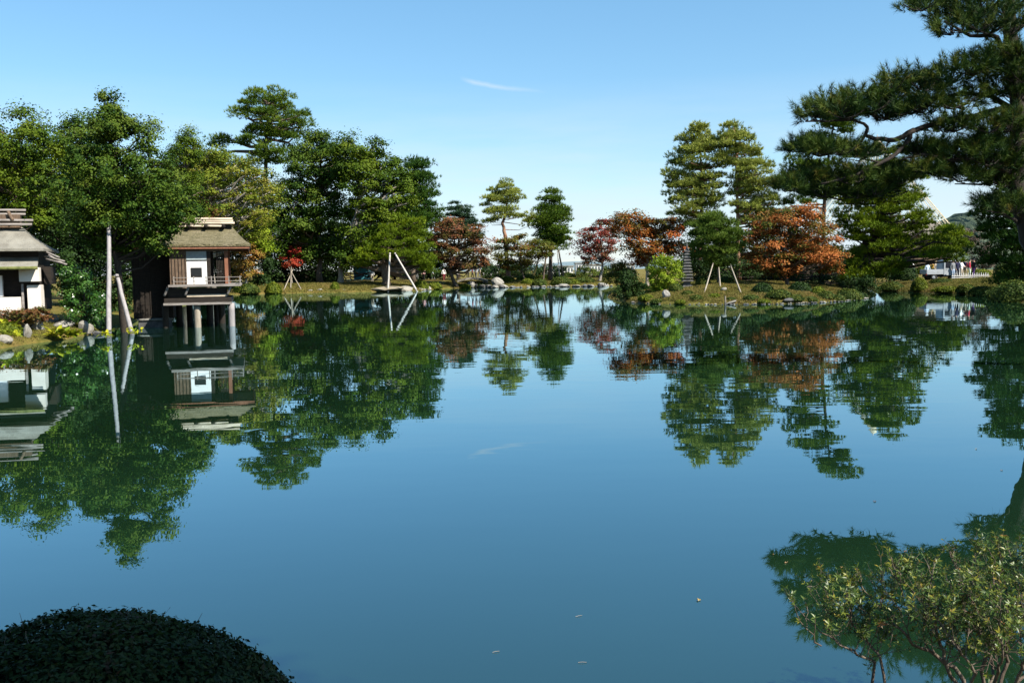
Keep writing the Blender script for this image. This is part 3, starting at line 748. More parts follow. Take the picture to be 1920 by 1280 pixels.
tree("evergreen_tree", "dark shaded evergreen thicket behind the poles and the tea house", 50,
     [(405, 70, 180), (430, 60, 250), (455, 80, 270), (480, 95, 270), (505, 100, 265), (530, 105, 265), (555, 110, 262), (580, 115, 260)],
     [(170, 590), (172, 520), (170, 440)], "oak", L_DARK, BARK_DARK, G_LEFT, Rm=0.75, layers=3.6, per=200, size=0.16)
tree("evergreen_tree", "green tree with pointed tip rising behind the tea house roof", 80,
     [(252, 338, 362), (268, 328, 380), (285, 320, 385), (305, 310, 375), (330, 300, 380), (360, 300, 385), (390, 300, 390)],
     [(345, 540), (345, 400), (348, 265)], "oak", L_OAK, BARK, G_LEFT, Rm=0.7, layers=3.2, per=200, size=0.15)
tree("camellia_shrub", "glossy green leafy shrub beside the hut at the water", 37.6,
     [(497, 122, 150), (512, 116, 165), (528, 113, 180), (544, 112, 192), (560, 113, 198), (576, 116, 200), (592, 124, 200)],
     [(160, 605), (158, 560), (155, 510)], "shrub", L_GLOSS, BARK_DARK, cat="shrub", Rm=0.32, layers=2.6, per=150, size=0.10)
tree("maple_tree", "yellow green maple crown above the tea house roof", 100,
     [(288, 365, 430), (306, 345, 470), (328, 338, 505), (350, 338, 520), (372, 340, 522), (394, 350, 518), (416, 380, 512), (438, 410, 500)],
     [(400, 540), (385, 400), (375, 330), (380, 300)], "maple", L_YELLOWGREEN, BARK_PALE, G_LEFT, Rm=1.2, layers=2.6, per=230, size=0.21)
tree("maple_tree", "bright lime green maple beside the right end of the tea house roof", 107,
     [(398, 432, 470), (410, 428, 488), (424, 428, 500), (440, 440, 508), (455, 452, 512), (468, 475, 512)],
     [(450, 545), (455, 490), (460, 430), (460, 405)], "maple", L_LIME, BARK, G_LEFT, Rm=1.15, layers=2.2, per=220, size=0.24)
tree("maple_tree", "thin orange turning maple behind the veranda railing", 105,
     [(424, 412, 448), (438, 428, 455), (462, 455, 480), (474, 440, 492), (488, 432, 496), (500, 434, 490), (512, 440, 478)],
     [(462, 548), (460, 500), (450, 440)], "maple", L_ORANGE, BARK_PALE, G_LEFT, Rm=0.9, layers=1.7, per=170, size=0.22, tr=0.12)
tree("maple_tree", "small brownish maple top showing over the ridge logs", 98,
     [(384, 368, 398), (396, 362, 415), (408, 368, 420)], [(390, 545), (388, 450), (388, 395)], "maple", L_BROWN, BARK, G_LEFT, Rm=0.8, layers=1.8, per=140, size=0.2)
tree("pine_tree", "tallest pine with layered crown towering over the left woods", 128,
     [(180, 470, 535), (192, 450, 552), (208, 438, 575), (222, 450, 585), (238, 470, 584), (252, 450, 575), (268, 440, 560), (282, 462, 575), (298, 470, 545), (270, 380, 440)],
     [(500, 520), (497, 400), (497, 320), (500, 250), (505, 195)], "pine", N_PINE, BARK, G_FAR, Rm=1.35, layers=1.45, per=75, size=0.5, tr=0.42)
tree("evergreen_tree", "dark broad evergreen with bushy top right of the tallest pine", 118,
     [(264, 578, 618), (280, 560, 650), (300, 545, 662), (322, 532, 662), (346, 522, 655), (372, 505, 648), (398, 492, 645), (424, 490, 640), (450, 500, 640), (475, 520, 645)],
     [(600, 535), (598, 450), (600, 350), (600, 280)], "oak", L_EVER, BARK, G_FAR, Rm=1.35, layers=4.0, per=260, size=0.28)
tree("evergreen_tree", "twin topped dark green tree with pale trunk at the far bank", 115,
     [(270, 638, 662), (274, 692, 716), (290, 626, 722), (310, 625, 752), (332, 635, 770), (356, 640, 778), (382, 642, 780), (408, 645, 770), (434, 640, 750), (458, 632, 740), (478, 620, 720), (496, 640, 665)],
     [(638, 538), (640, 480), (668, 400), (680, 300)], "oak", L_OAK, BARK_PALE, G_FAR, Rm=1.3, layers=3.9, per=260, size=0.28, tr=0.36)
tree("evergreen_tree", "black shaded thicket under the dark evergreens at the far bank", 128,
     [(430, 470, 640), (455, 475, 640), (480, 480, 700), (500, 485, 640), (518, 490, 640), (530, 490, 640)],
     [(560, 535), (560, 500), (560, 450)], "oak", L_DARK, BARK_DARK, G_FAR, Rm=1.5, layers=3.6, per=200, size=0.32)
tree("pine_tree", "dark clipped pine at the right end of the left woods", 122,
     [(306, 762, 798), (322, 756, 808), (340, 748, 812), (358, 748, 816), (376, 740, 818), (394, 736, 822), (410, 738, 828), (424, 745, 800)],
     [(775, 532), (775, 450), (782, 380), (780, 315)], "pine", N_DARK, BARK, G_FAR, Rm=1.3, layers=2.4, per=80, size=0.48)
tree("pine_tree", "spreading bright green pine propped by two white poles", 112,
     [(422, 742, 796), (436, 716, 800), (450, 702, 804), (464, 694, 808), (478, 668, 812), (492, 655, 700), (494, 762, 815), (504, 780, 815)],
     [(724, 532), (722, 490), (735, 450), (745, 425)], "pine", N_GOLD, BARK, G_FAR, Rm=1.05, layers=2.3, per=80, size=0.4, tr=0.5)
tree("maple_tree", "small scarlet maple sapling in a tripod of stakes", 116,
     [(465, 540, 562), (476, 534, 566), (488, 527, 568), (498, 530, 566)], [(548, 540), (547, 500), (548, 470)], "maple", L_RED, BARK_PALE, G_FAR, Rm=0.6, layers=2.0, per=110, size=0.19, tr=0.07)
tree("maple_tree", "reddish brown maple leaning over the far bank by the stone bridge", 123.5,
     [(418, 812, 865), (432, 802, 900), (446, 800, 912), (460, 803, 918), (474, 806, 922), (488, 812, 924), (502, 830, 920)],
     [(856, 538), (842, 505), (850, 470), (855, 430)], "maple", L_BROWN, BARK, G_FAR, Rm=1.15, layers=2.3, per=210, size=0.24, tr=0.28)
tree("fir_tree", "bluish twin topped fir behind the brown maple", 148,
     [(384, 849, 855), (384, 866, 872), (394, 844, 858), (394, 863, 877), (405, 838, 886), (416, 834, 892), (427, 828, 898), (438, 826, 902)],
     [(860, 530), (860, 450), (860, 385)], "fir", N_FIR, BARK, G_FAR, Rm=0.95, layers=2.6, per=60, size=0.5)
tree("pine_tree", "umbrella shaped pine with bare reddish trunk against the sky", 132,
     [(350, 928, 962), (359, 915, 978), (369, 905, 984), (380, 902, 975), (391, 915, 972), (403, 908, 985), (413, 905, 935), (412, 980, 1008), (420, 985, 1015)],
     [(953, 522), (948, 450), (942, 418), (950, 385), (948, 358)], "pine", N_PALE, BARK_RED, G_FAR, Rm=0.95, layers=1.5, per=65, size=0.4, tr=0.33, limb_r=0.07)
tree("pine_tree", "dense cone shaped pine on slanting props right of the umbrella pine", 128,
     [(367, 1024, 1048), (378, 1014, 1056), (389, 1008, 1062), (400, 1004, 1068), (411, 1004, 1068), (422, 1003, 1066), (433, 1002, 1070), (444, 1004, 1068), (455, 1015, 1062), (464, 1040, 1060)],
     [(1032, 518), (1033, 450), (1034, 375)], "pine", N_PINE, BARK, G_FAR, Rm=1.0, layers=2.2, per=75, size=0.4, tr=0.3)
tree("maple_tree", "olive brown maple with one red patch under the umbrella pine", 126,
     [(446, 962, 985), (454, 925, 975), (455, 985, 1038), (466, 924, 1046), (478, 926, 1042), (490, 930, 1005), (502, 930, 985)],
     [(985, 525), (975, 495), (970, 455)], "maple", L_OLIVE, BARK, G_FAR, Rm=1.0, layers=2.3, per=190, size=0.23)
tree("maple_tree", "crimson maple with pale trunk left of the island", 126,
     [(418, 1112, 1150), (429, 1090, 1160), (441, 1082, 1165), (453, 1078, 1165), (465, 1080, 1162), (477, 1078, 1158), (489, 1084, 1150)],
     [(1122, 528), (1130, 505), (1128, 470), (1125, 430)], "maple", L_CRIMSON, BARK_PALE, G_FAR, Rm=0.95, layers=1.8, per=180, size=0.22, tr=0.22)
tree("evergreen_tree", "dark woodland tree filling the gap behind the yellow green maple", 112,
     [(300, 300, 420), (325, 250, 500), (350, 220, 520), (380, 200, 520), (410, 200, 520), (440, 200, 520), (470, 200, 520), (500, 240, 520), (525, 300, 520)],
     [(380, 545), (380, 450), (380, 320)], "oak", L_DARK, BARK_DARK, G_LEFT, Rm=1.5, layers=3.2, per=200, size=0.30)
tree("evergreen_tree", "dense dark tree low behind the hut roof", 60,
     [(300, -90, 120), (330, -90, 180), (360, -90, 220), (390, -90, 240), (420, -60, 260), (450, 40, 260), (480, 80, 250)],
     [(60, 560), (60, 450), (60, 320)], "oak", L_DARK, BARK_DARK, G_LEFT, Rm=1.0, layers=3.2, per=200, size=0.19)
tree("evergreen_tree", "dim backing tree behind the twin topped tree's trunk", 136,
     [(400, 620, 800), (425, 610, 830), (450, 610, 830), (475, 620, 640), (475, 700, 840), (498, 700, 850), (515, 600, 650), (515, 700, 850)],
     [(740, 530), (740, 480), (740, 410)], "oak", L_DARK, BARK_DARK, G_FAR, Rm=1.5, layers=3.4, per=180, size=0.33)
tree("evergreen_tree", "low dark woodland mass behind the island pines", 97,
     [(440, 1290, 1480), (456, 1270, 1560), (472, 1260, 1700), (488, 1260, 1715), (504, 1260, 1715), (520, 1270, 1700)],
     [(1420, 540), (1420, 500), (1420, 445)], "oak", L_DARK, BARK_DARK, G_ISLE, Rm=1.2, layers=2.0, per=190, size=0.24)
tree("evergreen_shrub", "long dark hedge behind the clipped domes of the far middle bank", 142,
     [(500, 900, 1000), (507, 895, 1062), (514, 895, 1064), (521, 895, 1064)], [(975, 527), (975, 515), (975, 503)], "shrub", L_DARK, BARK_DARK, cat="hedge", Rm=0.8, layers=2.0, per=110, size=0.28, tr=0.08)
tree("evergreen_shrub", "dark hedge behind the crimson maple trunk", 140,
     [(508, 1078, 1180), (515, 1070, 1190), (522, 1070, 1190)], [(1130, 527), (1130, 518), (1130, 509)], "shrub", L_BOXDARK, BARK_DARK, cat="hedge", Rm=0.7, layers=2.0, per=100, size=0.26, tr=0.08)
# --- island
tree("maple_tree", "rust coloured maple with flat layered sprays behind the stone pagoda", 80,
     [(409, 1150, 1205), (418, 1146, 1290), (430, 1140, 1292), (443, 1148, 1288), (456, 1155, 1285), (469, 1165, 1280), (481, 1172, 1250), (492, 1185, 1228)],
     [(1215, 535), (1212, 500), (1225, 460), (1220, 425)], "maple", L_RUST, BARK_PALE, G_ISLE, Rm=0.85, layers=2.3, per=210, size=0.17, tr=0.17)
tree("lime_shrub", "bright yellow green rounded shrub beside the stone pagoda", 66.5,
     [(487, 1232, 1262), (497, 1218, 1274), (508, 1212, 1276), (519, 1210, 1274), (530, 1212, 1268), (541, 1216, 1254)],
     [(1240, 556), (1242, 530), (1243, 495)], "shrub", L_LIME, BARK, cat="shrub", Rm=0.38, layers=2.6, per=150, size=0.13)
tree("evergreen_shrub", "dark green shrub overhanging the left tip of the island", 65.5,
     [(518, 1165, 1192), (530, 1155, 1202), (542, 1150, 1208), (553, 1146, 1210)], [(1182, 562), (1180, 545), (1178, 522)], "shrub", L_DARK, BARK_DARK, cat="shrub", Rm=0.42, layers=2.8, per=150, size=0.13)
tree("evergreen_shrub", "olive green shrub between the dark island shrub and the crimson maple", 82,
     [(498, 1150, 1178), (508, 1140, 1190), (518, 1136, 1196), (528, 1135, 1196)], [(1165, 540), (1165, 520), (1164, 500)], "shrub", L_OLIVE, BARK_DARK, cat="shrub", Rm=0.5, layers=2.4, per=140, size=0.15)
tree("pine_tree", "left one of the two tall airy pines on the island", 79,
     [(246, 1292, 1328), (258, 1280, 1338), (273, 1268, 1348), (290, 1262, 1356), (307, 1256, 1358), (324, 1246, 1356), (341, 1244, 1354), (358, 1250, 1352), (375, 1248, 1352), (392, 1252, 1350), (408, 1262, 1350), (422, 1285, 1345)],
     [(1310, 540), (1314, 430), (1316, 330), (1310, 250)], "pine", N_PALE, BARK_RED, G_ISLE, Rm=0.72, layers=2.3, per=62, size=0.30, tr=0.2)
tree("pine_tree", "right one of the two tall airy pines on the island", 78,
     [(249, 1352, 1402), (263, 1342, 1416), (280, 1338, 1428), (298, 1345, 1438), (316, 1348, 1446), (335, 1362, 1452), (354, 1372, 1458), (373, 1375, 1462), (392, 1366, 1466), (409, 1378, 1464), (424, 1395, 1455)],
     [(1385, 540), (1383, 430), (1382, 330), (1378, 255)], "pine", N_PALE, BARK_RED, G_ISLE, Rm=0.72, layers=2.3, per=62, size=0.30, tr=0.2)
tree("pine_tree", "dark pine whose top shows between branches of the near pine", 77,
     [(212, 1545, 1592), (226, 1535, 1608), (243, 1538, 1612), (262, 1500, 1570), (282, 1498, 1572), (302, 1475, 1560), (322, 1470, 1540), (345, 1480, 1560), (368, 1470, 1560)],
     [(1540, 540), (1545, 400), (1555, 290), (1565, 215)], "pine", N_PINE, BARK_DARK, G_ISLE, Rm=0.85, layers=1.6, per=70, size=0.34, tr=0.2)
tree("pine_tree", "young bright green pine on tripod stakes in the middle of the island", 68.5,
     [(410, 1318, 1358), (421, 1304, 1380), (433, 1298, 1388), (445, 1295, 1392), (457, 1294, 1392), (469, 1296, 1390), (481, 1302, 1386), (492, 1318, 1372)],
     [(1348, 545), (1346, 500), (1346, 420)], "pine", mat_leaf("needles_young_pine", [(0.035, 0.068, 0.010), (0.078, 0.130, 0.016), (0.135, 0.190, 0.026)], trans=0.15), BARK, G_ISLE, Rm=0.62, layers=2.4, per=75, size=0.26, tr=0.1)
tree("maple_tree", "large flame red maple spreading over the island shore", 68,
     [(396, 1450, 1530), (408, 1420, 1556), (422, 1410, 1562), (436, 1402, 1566), (450, 1398, 1570), (464, 1396, 1574), (478, 1394, 1580), (492, 1398, 1582), (504, 1405, 1500), (506, 1530, 1580), (516, 1440, 1480)],
     [(1480, 555), (1472, 520), (1485, 460), (1490, 405)], "maple", L_FLAME, BARK, G_ISLE, Rm=0.8, layers=2.4, per=220, size=0.15, tr=0.17)
tree("pine_tree", "wide spreading old pine with leaning trunk at the right of the island", 72,
     [(300, 1640, 1700), (322, 1628, 1722), (344, 1615, 1735), (366, 1572, 1740), (386, 1568, 1728), (405, 1570, 1745), (424, 1572, 1755), (443, 1580, 1768), (462, 1585, 1790), (478, 1600, 1800), (494, 1598, 1705), (508, 1585, 1690), (521, 1580, 1660)],
     [(1585, 556), (1612, 505), (1640, 440), (1652, 370), (1660, 305)], "pine", N_GOLD, BARK_DARK, G_ISLE, Rm=0.85, layers=2.3, per=75, size=0.30, tr=0.3)
tree("evergreen_shrub", "dark low shrub under the old pine at the island's right end", 66,
     [(528, 1590, 1640), (540, 1585, 1645), (550, 1590, 1640)], [(1615, 560), (1615, 545), (1615, 530)], "shrub", L_DARK, BARK_DARK, cat="shrub", Rm=0.4, layers=2.4, per=130, size=0.13)
tree("evergreen_tree", "shaded undergrowth under the trees along the island's back", 79,
     [(478, 1290, 1420), (492, 1285, 1600), (506, 1280, 1640), (520, 1285, 1645), (533, 1290, 1640)],
     [(1440, 540), (1440, 520), (1440, 490)], "oak", L_DARK, BARK_DARK, G_ISLE, Rm=0.8, layers=2.2, per=190, size=0.17, tr=0.1)
# --- right bank
tree("pine_tree", "yellow green pine with flat crown behind the pickup truck", 92,
     [(436, 1762, 1795), (447, 1752, 1806), (458, 1746, 1814), (468, 1748, 1812), (476, 1700, 1770)], [(1765, 520), (1770, 490), (1778, 440)], "pine", N_GOLD, BARK, "trees on the right bank", Rm=0.85, layers=2.4, per=80, size=0.34, tr=0.14)
tree("bare_shrub", "brown nearly leafless tree beside the group of visitors", 93,
     [(438, 1800, 1830), (450, 1802, 1848), (462, 1806, 1862), (474, 1806, 1866), (486, 1815, 1868), (498, 1825, 1868)], [(1845, 520), (1842, 495), (1835, 450)], "maple", L_TWIG, BARK, "trees on the right bank", cat="tree", Rm=0.7, layers=2.2, per=120, size=0.16)
tree("pine_tree", "dark pine on the right bank behind the near pine trunk", 66,
     [(300, 1856, 1960), (322, 1862, 1970), (345, 1866, 1980), (370, 1850, 1980), (392, 1838, 1980), (414, 1830, 1980), (436, 1832, 1980), (458, 1838, 1980), (480, 1850, 1980), (500, 1862, 1980), (516, 1868, 1980)],
     [(1925, 545), (1922, 430), (1918, 310)], "pine", N_DARK, BARK_DARK, "trees on the right bank", Rm=1.0, layers=2.0, per=85, size=0.34, tr=0.25)
# a tree of the near bank behind the viewer: it shades the clipped hedge in front
sh_ = thing("shade_tree", "leafy tree behind the viewer shading the clipped hedge", "tree", (3.4, -5.5, gh(3.4, -5.5)))
# crown of the shade tree, built directly in metres
def free_tree(root, boughs, bark, mat, Rm, per, size, tr, seed):
    rng = np.random.default_rng(seed); o = np.array(ORG[root.name])
    C = np.array(boughs); top = C.mean(0)
    mb, path = trunk_mesh([o - (0, 0, 0.15), o * 0.6 + top * 0.4 * 1 + (0, 0, 0), top + (0, 0, C[:, 2].max() - top[2])], [tr, tr * 0.75, tr * 0.3], rng)
    mb.build("trunk", bark, root, smooth=True)
    mono = [path[0]]
    for p in path[1:]:
        if p[2] > mono[-1][2] + 0.05: mono.append(p)
    limbs(mono, C, rng, r0=tr * 0.5, share=0.8, drop=0.4).build("branches", bark, root, smooth=True)
    V, Fc, tt = crown_leaf(C, Rm, 0.7, per, size, 0.6, rng)
    link("crown", mesh_np("crown", V - o, [Fc], mat, tt), root, tuple(o))
_r = np.random.default_rng(5)
_hc = np.array((-1.9, 3.3, 1.0))
_b = []
for i in range(150):
    d = rdir(1, _r)[0] * np.array((2.2, 1.5, 1.5)) * _r.uniform(0.2, 1) ** 0.5
    _b.append(_hc + np.array(SUND) * 11.0 + d)
free_tree(sh_, _b, BARK, L_EVER, 0.55, 220, 0.14, 0.2, 77)

# ------------------------------------------------------------------ the near black pine reaching in from the right
PD = 21.0
pine0 = thing("pine_tree", "large black pine reaching in from the right with long needle clouds", "tree", (13.0, PD + 0.3, gh(13.0, PD + 0.3)))
rng = np.random.default_rng(31)
def pw(px, py, dd=0.0): return W(px, py, PD + dd)
tp = [np.array(ORG[pine0.name]) - (0, 0, 0.2), pw(1990, 560), pw(1932, 440), pw(1908, 340), pw(1912, 230), pw(1900, 110), pw(1890, 0), pw(1900, -120)]
mb, path = trunk_mesh(tp, [0.30, 0.26, 0.23, 0.20, 0.18, 0.15, 0.12, 0.07], rng, k=10)
mb.build("trunk", BARK_DARK, pine0, smooth=True)
LIMBS = [  # photo positions with a depth offset, thickness
    ([(1905, 330, 0), (1850, 300, -.3), (1790, 300, -.5), (1730, 290, -.6), (1690, 300, -.7)], .075),
    ([(1908, 260, 0), (1880, 205, -.2), (1830, 218, -.4), (1770, 225, -.5), (1715, 245, -.6), (1690, 280, -.7), (1655, 305, -.8), (1600, 330, -.9), (1540, 345, -1.0)], .085),
    ([(1715, 245, -.6), (1680, 262, -.6), (1640, 262, -.6), (1622, 252, -.6), (1628, 238, -.6), (1600, 225, -.7), (1550, 228, -.7), (1510, 228, -.8)], .06),
    ([(1622, 252, -.6), (1612, 268, -.6), (1595, 285, -.6), (1560, 285, -.7), (1510, 285, -.8)], .035),
    ([(1655, 305, -.8), (1620, 300, -.7), (1590, 300, -.6)], .025),
    ([(1912, 215, 0), (1860, 180, .3), (1800, 175, .5), (1740, 190, .6), (1690, 205, .7)], .07),
    ([(1903, 130, 0), (1870, 70, -.3), (1820, 68, -.5), (1770, 40, -.6)], .07),
    ([(1896, 60, 0), (1930, 40, .4), (1960, 10, .6)], .05),
    ([(1905, 360, 0), (1880, 330, .3), (1840, 345, .5), (1790, 345, .6)], .05),
    ([(1912, 420, 0), (1885, 400, -.4), (1850, 395, -.7)], .04),
    ([(1908, 290, 0), (1880, 275, .6), (1840, 270, 1.0), (1800, 265, 1.3)], .05),
]
for pts, r_ in LIMBS:
    P = [pw(*p) for p in pts]; out = []
    for i in range(len(P) - 1):
        for s in range(3): out.append(P[i] * (1 - s / 3) + P[i + 1] * s / 3 + rng.normal(size=3) * 0.012)
    out.append(P[-1])
    MB().tube(out, [r_ * (1 - 0.75 * i / (len(out) - 1)) for i in range(len(out))], 8).build("limb", BARK_DARK, pine0, smooth=True)
PADS = [(1735, 10, 42, 20), (1775, 25, 55, 26), (1825, 20, 60, 30), (1880, 15, 60, 34), (1800, 55, 50, 20), (1850, 52, 55, 24), (1900, 55, 40, 30),
        (1905, 100, 40, 16), (1870, 118, 45, 24), (1825, 130, 50, 24), (1905, 135, 40, 30), (1775, 150, 50, 26), (1730, 160, 46, 24), (1690, 160, 34, 20), (1860, 165, 60, 30), (1905, 180, 40, 30),
        (1800, 190, 60, 26), (1745, 200, 50, 24), (1700, 205, 44, 22), (1655, 195, 44, 22), (1610, 192, 46, 22), (1565, 205, 44, 22), (1525, 218, 36, 16), (1665, 220, 40, 16), (1590, 218, 44, 14),
        (1850, 240, 50, 18), (1900, 235, 40, 30), (1780, 240, 40, 16), (1890, 270, 45, 24), (1840, 275, 40, 16),
        (1500, 280, 30, 12), (1535, 285, 42, 16), (1580, 285, 42, 16), (1620, 290, 34, 12),
        (1720, 285, 34, 14), (1760, 290, 44, 17), (1805, 292, 44, 16), (1850, 305, 44, 18), (1895, 310, 40, 22), (1770, 325, 44, 12), (1735, 318, 34, 12), (1820, 335, 46, 14), (1870, 340, 46, 18),
        (1480, 352, 26, 14), (1515, 340, 44, 20), (1560, 335, 46, 20), (1605, 335, 46, 20), (1650, 335, 46, 20), (1690, 340, 34, 16), (1540, 362, 50, 16), (1590, 365, 50, 16), (1640, 362, 44, 14),
        (1870, 385, 36, 14), (1900, 392, 34, 16)]
C, Rx, Rz = [], [], []
for (px, py, rx, ry) in PADS:
    for k in range(4):
        jx = rng.uniform(-0.35, 0.35) * rx
        C.append(pw(px + jx, py + rng.uniform(-0.2, 0.2) * ry, rng.uniform(-0.9, 0.9) - 0.15)); Rx.append(M(rx, PD) * rng.uniform(0.65, 0.95)); Rz.append(M(ry, PD) * rng.uniform(0.9, 1.35))
C = np.array(C); Rx = np.array(Rx); Rz = np.array(Rz)
ns_, nt_ = 17, 5                      # shoots per cloud, tufts along each shoot
si = np.repeat(np.arange(len(C)), ns_); m_ = len(si)
a_ = rng.uniform(0, 6.283, m_); rr = np.sqrt(rng.uniform(0, 1, m_))
zz = np.sqrt(1 - rr ** 2) * rng.uniform(-0.5, 1, m_)
S0 = C[si] + np.stack([np.cos(a_) * rr * Rx[si], np.sin(a_) * rr * Rx[si], zz * Rz[si]], -1)
Sd = unit(np.stack([np.cos(a_) * rr * 0.9, np.sin(a_) * rr * 0.9, np.full(m_, 0.62) + 0.3 * zz], -1) + rng.normal(size=(m_, 3)) * .3)
Sl = rng.uniform(.08, .30, m_)
li = np.repeat(np.arange(m_), nt_); ft = np.tile(np.linspace(0, 1, nt_), m_)
Pn = S0[li] + Sd[li] * (Sl[li] * ft)[:, None]
Dn = unit(Sd[li] + rng.normal(size=(len(li), 3)) * .25)
st_ = np.clip(rng.uniform(0.15, 0.6, len(C))[si] + 0.10 * zz + rng.normal(size=m_) * 0.16 + (rng.uniform(size=m_) < 0.03) * 0.4, 0, 1)  # higher shoots tinted lighter: sun on the tops put into the colour
tn = np.clip(st_[li] + rng.normal(size=len(li)) * .05, 0, 1)
V, Fc, tt = needle_arrays(Pn, Dn, 0.17, 0.010, 13, 0.48, tn, rng)
link("needles", mesh_np("needles", V - np.array(ORG[pine0.name]), [Fc], N_NEAR, tt), pine0, ORG[pine0.name])
# twigs inside each cloud
mb = MB()
for c, rx, rz in zip(C, Rx, Rz):
    for k in range(5):
        a = rng.uniform(0, 6.283); e = c + np.array((math.cos(a) * rx * 0.8, math.sin(a) * rx * 0.8, rz * 0.4))
        s0 = c + np.array((0, 0, -rz * 0.35)); mb.tube([s0, (s0 + e) / 2 + (0, 0, -0.04), e], [0.014, 0.010, 0.006], 4, cap=False)
mb.build("twigs", BARK_DARK, pine0)

# ------------------------------------------------------------------ props and stakes
def pole(label, a, b, r, mat, group=None, name="support_pole"):
    a = np.array(a); b = np.array(b); n = 8
    rg = np.random.default_rng(int(abs(a[0]) * 1000))
    pts = [a + (b - a) * i / n + rg.normal(size=3) * r * 0.06 for i in range(n + 1)]
    o = MB().tube(pts, [r * (1.05 - 0.25 * i / n) for i in range(n + 1)], 9).build(name, mat, origin=a, smooth=True)
    if a[2] < -0.2:      # a pole in the water: dark wet foot
        u_ = (b - a) / np.linalg.norm(b - a); t0, t1 = (-.05 - a[2]) / u_[2], (.16 + r - a[2]) / u_[2]
        MB().tube([a + u_ * t0, a + u_ * (t0 * .5 + t1 * .5), a + u_ * t1], [r * 1.09, r * 1.08, r * 1.06], 9, cap=False).build("wet_foot", STONE_DARK, o, smooth=True)
    u_ = b - a
    MB().tube([a + u_ * .955, a + u_ * .97], r * .98, 9, cap=False).build("rope_tie", WOOD_DARK, o, smooth=True)
    return tag(o, label, "pole", group)
g0, g1 = G(203, 634), G(253, 628)
for nm, gg, top, lab in (("a", g0, W(204, 412, g0[1] + 2.2), "upright grey pole standing in the water before the evergreen"),
                         ("b", g1, W(219, 515, g1[1] + 1.2), "slanting grey pole standing in the water beside the tea house")):
    pole(lab, (gg[0], gg[1], -0.5), top, 0.092 if nm == "a" else 0.09, POLE_GREY, "grey props of the leaning evergreen")
def gpole(label, foot, top, D, r, mat, group, dd=0.0):
    f = W(foot[0], foot[1], GP(foot[0], foot[1], D * 0.8, D * 1.1) or D); f[2] = gh(f[0], f[1]) - 0.1
    return pole(label, f, W(top[0], top[1], D + dd), r, mat, group)
f1, f2 = G(727, 547), G(785, 546.5)
pole("white pole standing nearly upright before the spreading pine", (f1[0], f1[1], -0.3), W(731, 474, f1[1] + 1), 0.11, POLE_PALE, "white props of the spreading pine")
pole("white pole slanting down to the right from the spreading pine", (f2[0], f2[1], -0.3), W(740, 474, f2[1] + 1), 0.11, POLE_PALE, "white props of the spreading pine")
for lab, ft, tp_, dd in (("left stake of the scarlet sapling's tripod", (531, 545), (550, 503), .3), ("right stake of the scarlet sapling's tripod", (566, 544), (541, 500), .3), ("middle stake of the scarlet sapling's tripod", (545, 541), (546, 500), -.4)):
    gpole(lab, ft, tp_, 114.5, 0.06, POLE_TAN, "tripod of the scarlet sapling", dd)
for lab, ft, tp_ in (("pale prop at the left of the cone shaped pine", (999, 522), (1013, 474)), ("dark prop left of the cone shaped pine's trunk", (1018, 520), (1025, 468)), ("thin pale prop right of the cone shaped pine's trunk", (1050, 520), (1045, 470)), ("outer right prop of the cone shaped pine", (1058, 518), (1047, 468))):
    gpole(lab, ft, tp_, 127, 0.12 if "thin" not in lab else 0.07, POLE_PALE if "pale" in lab else BARK, "props of the cone shaped pine")
for lab, ft, tp_, dd in (("left stake of the young island pine", (1319, 552), (1337, 494), .6), ("right stake of the young island pine", (1391, 551), (1370, 498), .6), ("back stake of the young island pine", (1351, 540), (1347, 495), -.8)):
    gpole(lab, ft, tp_, 66.3 if dd > 0 else 69.5, 0.048, POLE_TAN, "stakes of the young island pine", dd)
pole("short pale stake standing in the water at the island shore", (*G(1360, 573)[:2], -0.3), W(1360, 555, G(1360, 573)[1]), 0.05, POLE_TAN)

# ------------------------------------------------------------------ rope cones hung over the pines (snow ropes)
ROPE = mat_rough("straw_rope", [(0.46, 0.38, 0.24), (0.62, 0.54, 0.38), (0.70, 0.63, 0.47)], 8, bump=0.1)
def rope_cone(label, px, py, D, foot_py, spread, n):
    a = W(px, py, D); g = gh(a[0], a[1])
    root = thing("rope_cone", label, "rope cone", (a[0], a[1], g), None)
    rod(root, "mast", POLE_PALE, (a[0], a[1], g), (a[0], a[1], a[2] + 0.3), 0.07, 8, 0.04)
    mb = MB(); zf = W(px, foot_py, D)[2]
    for i in range(n):
        w = 2 * math.pi * i / n
        e = np.array((a[0] + math.cos(w) * spread, a[1] + math.sin(w) * spread, zf))
        mb.tube([a, (a + e) / 2 + (0, 0, -0.1), e], 0.028, 4, cap=False)
    mb.build("ropes", ROPE, root)
rope_cone("pale rope cone sloping down behind the old pine", 1645, 258, 97, 425, 6.8, 40)

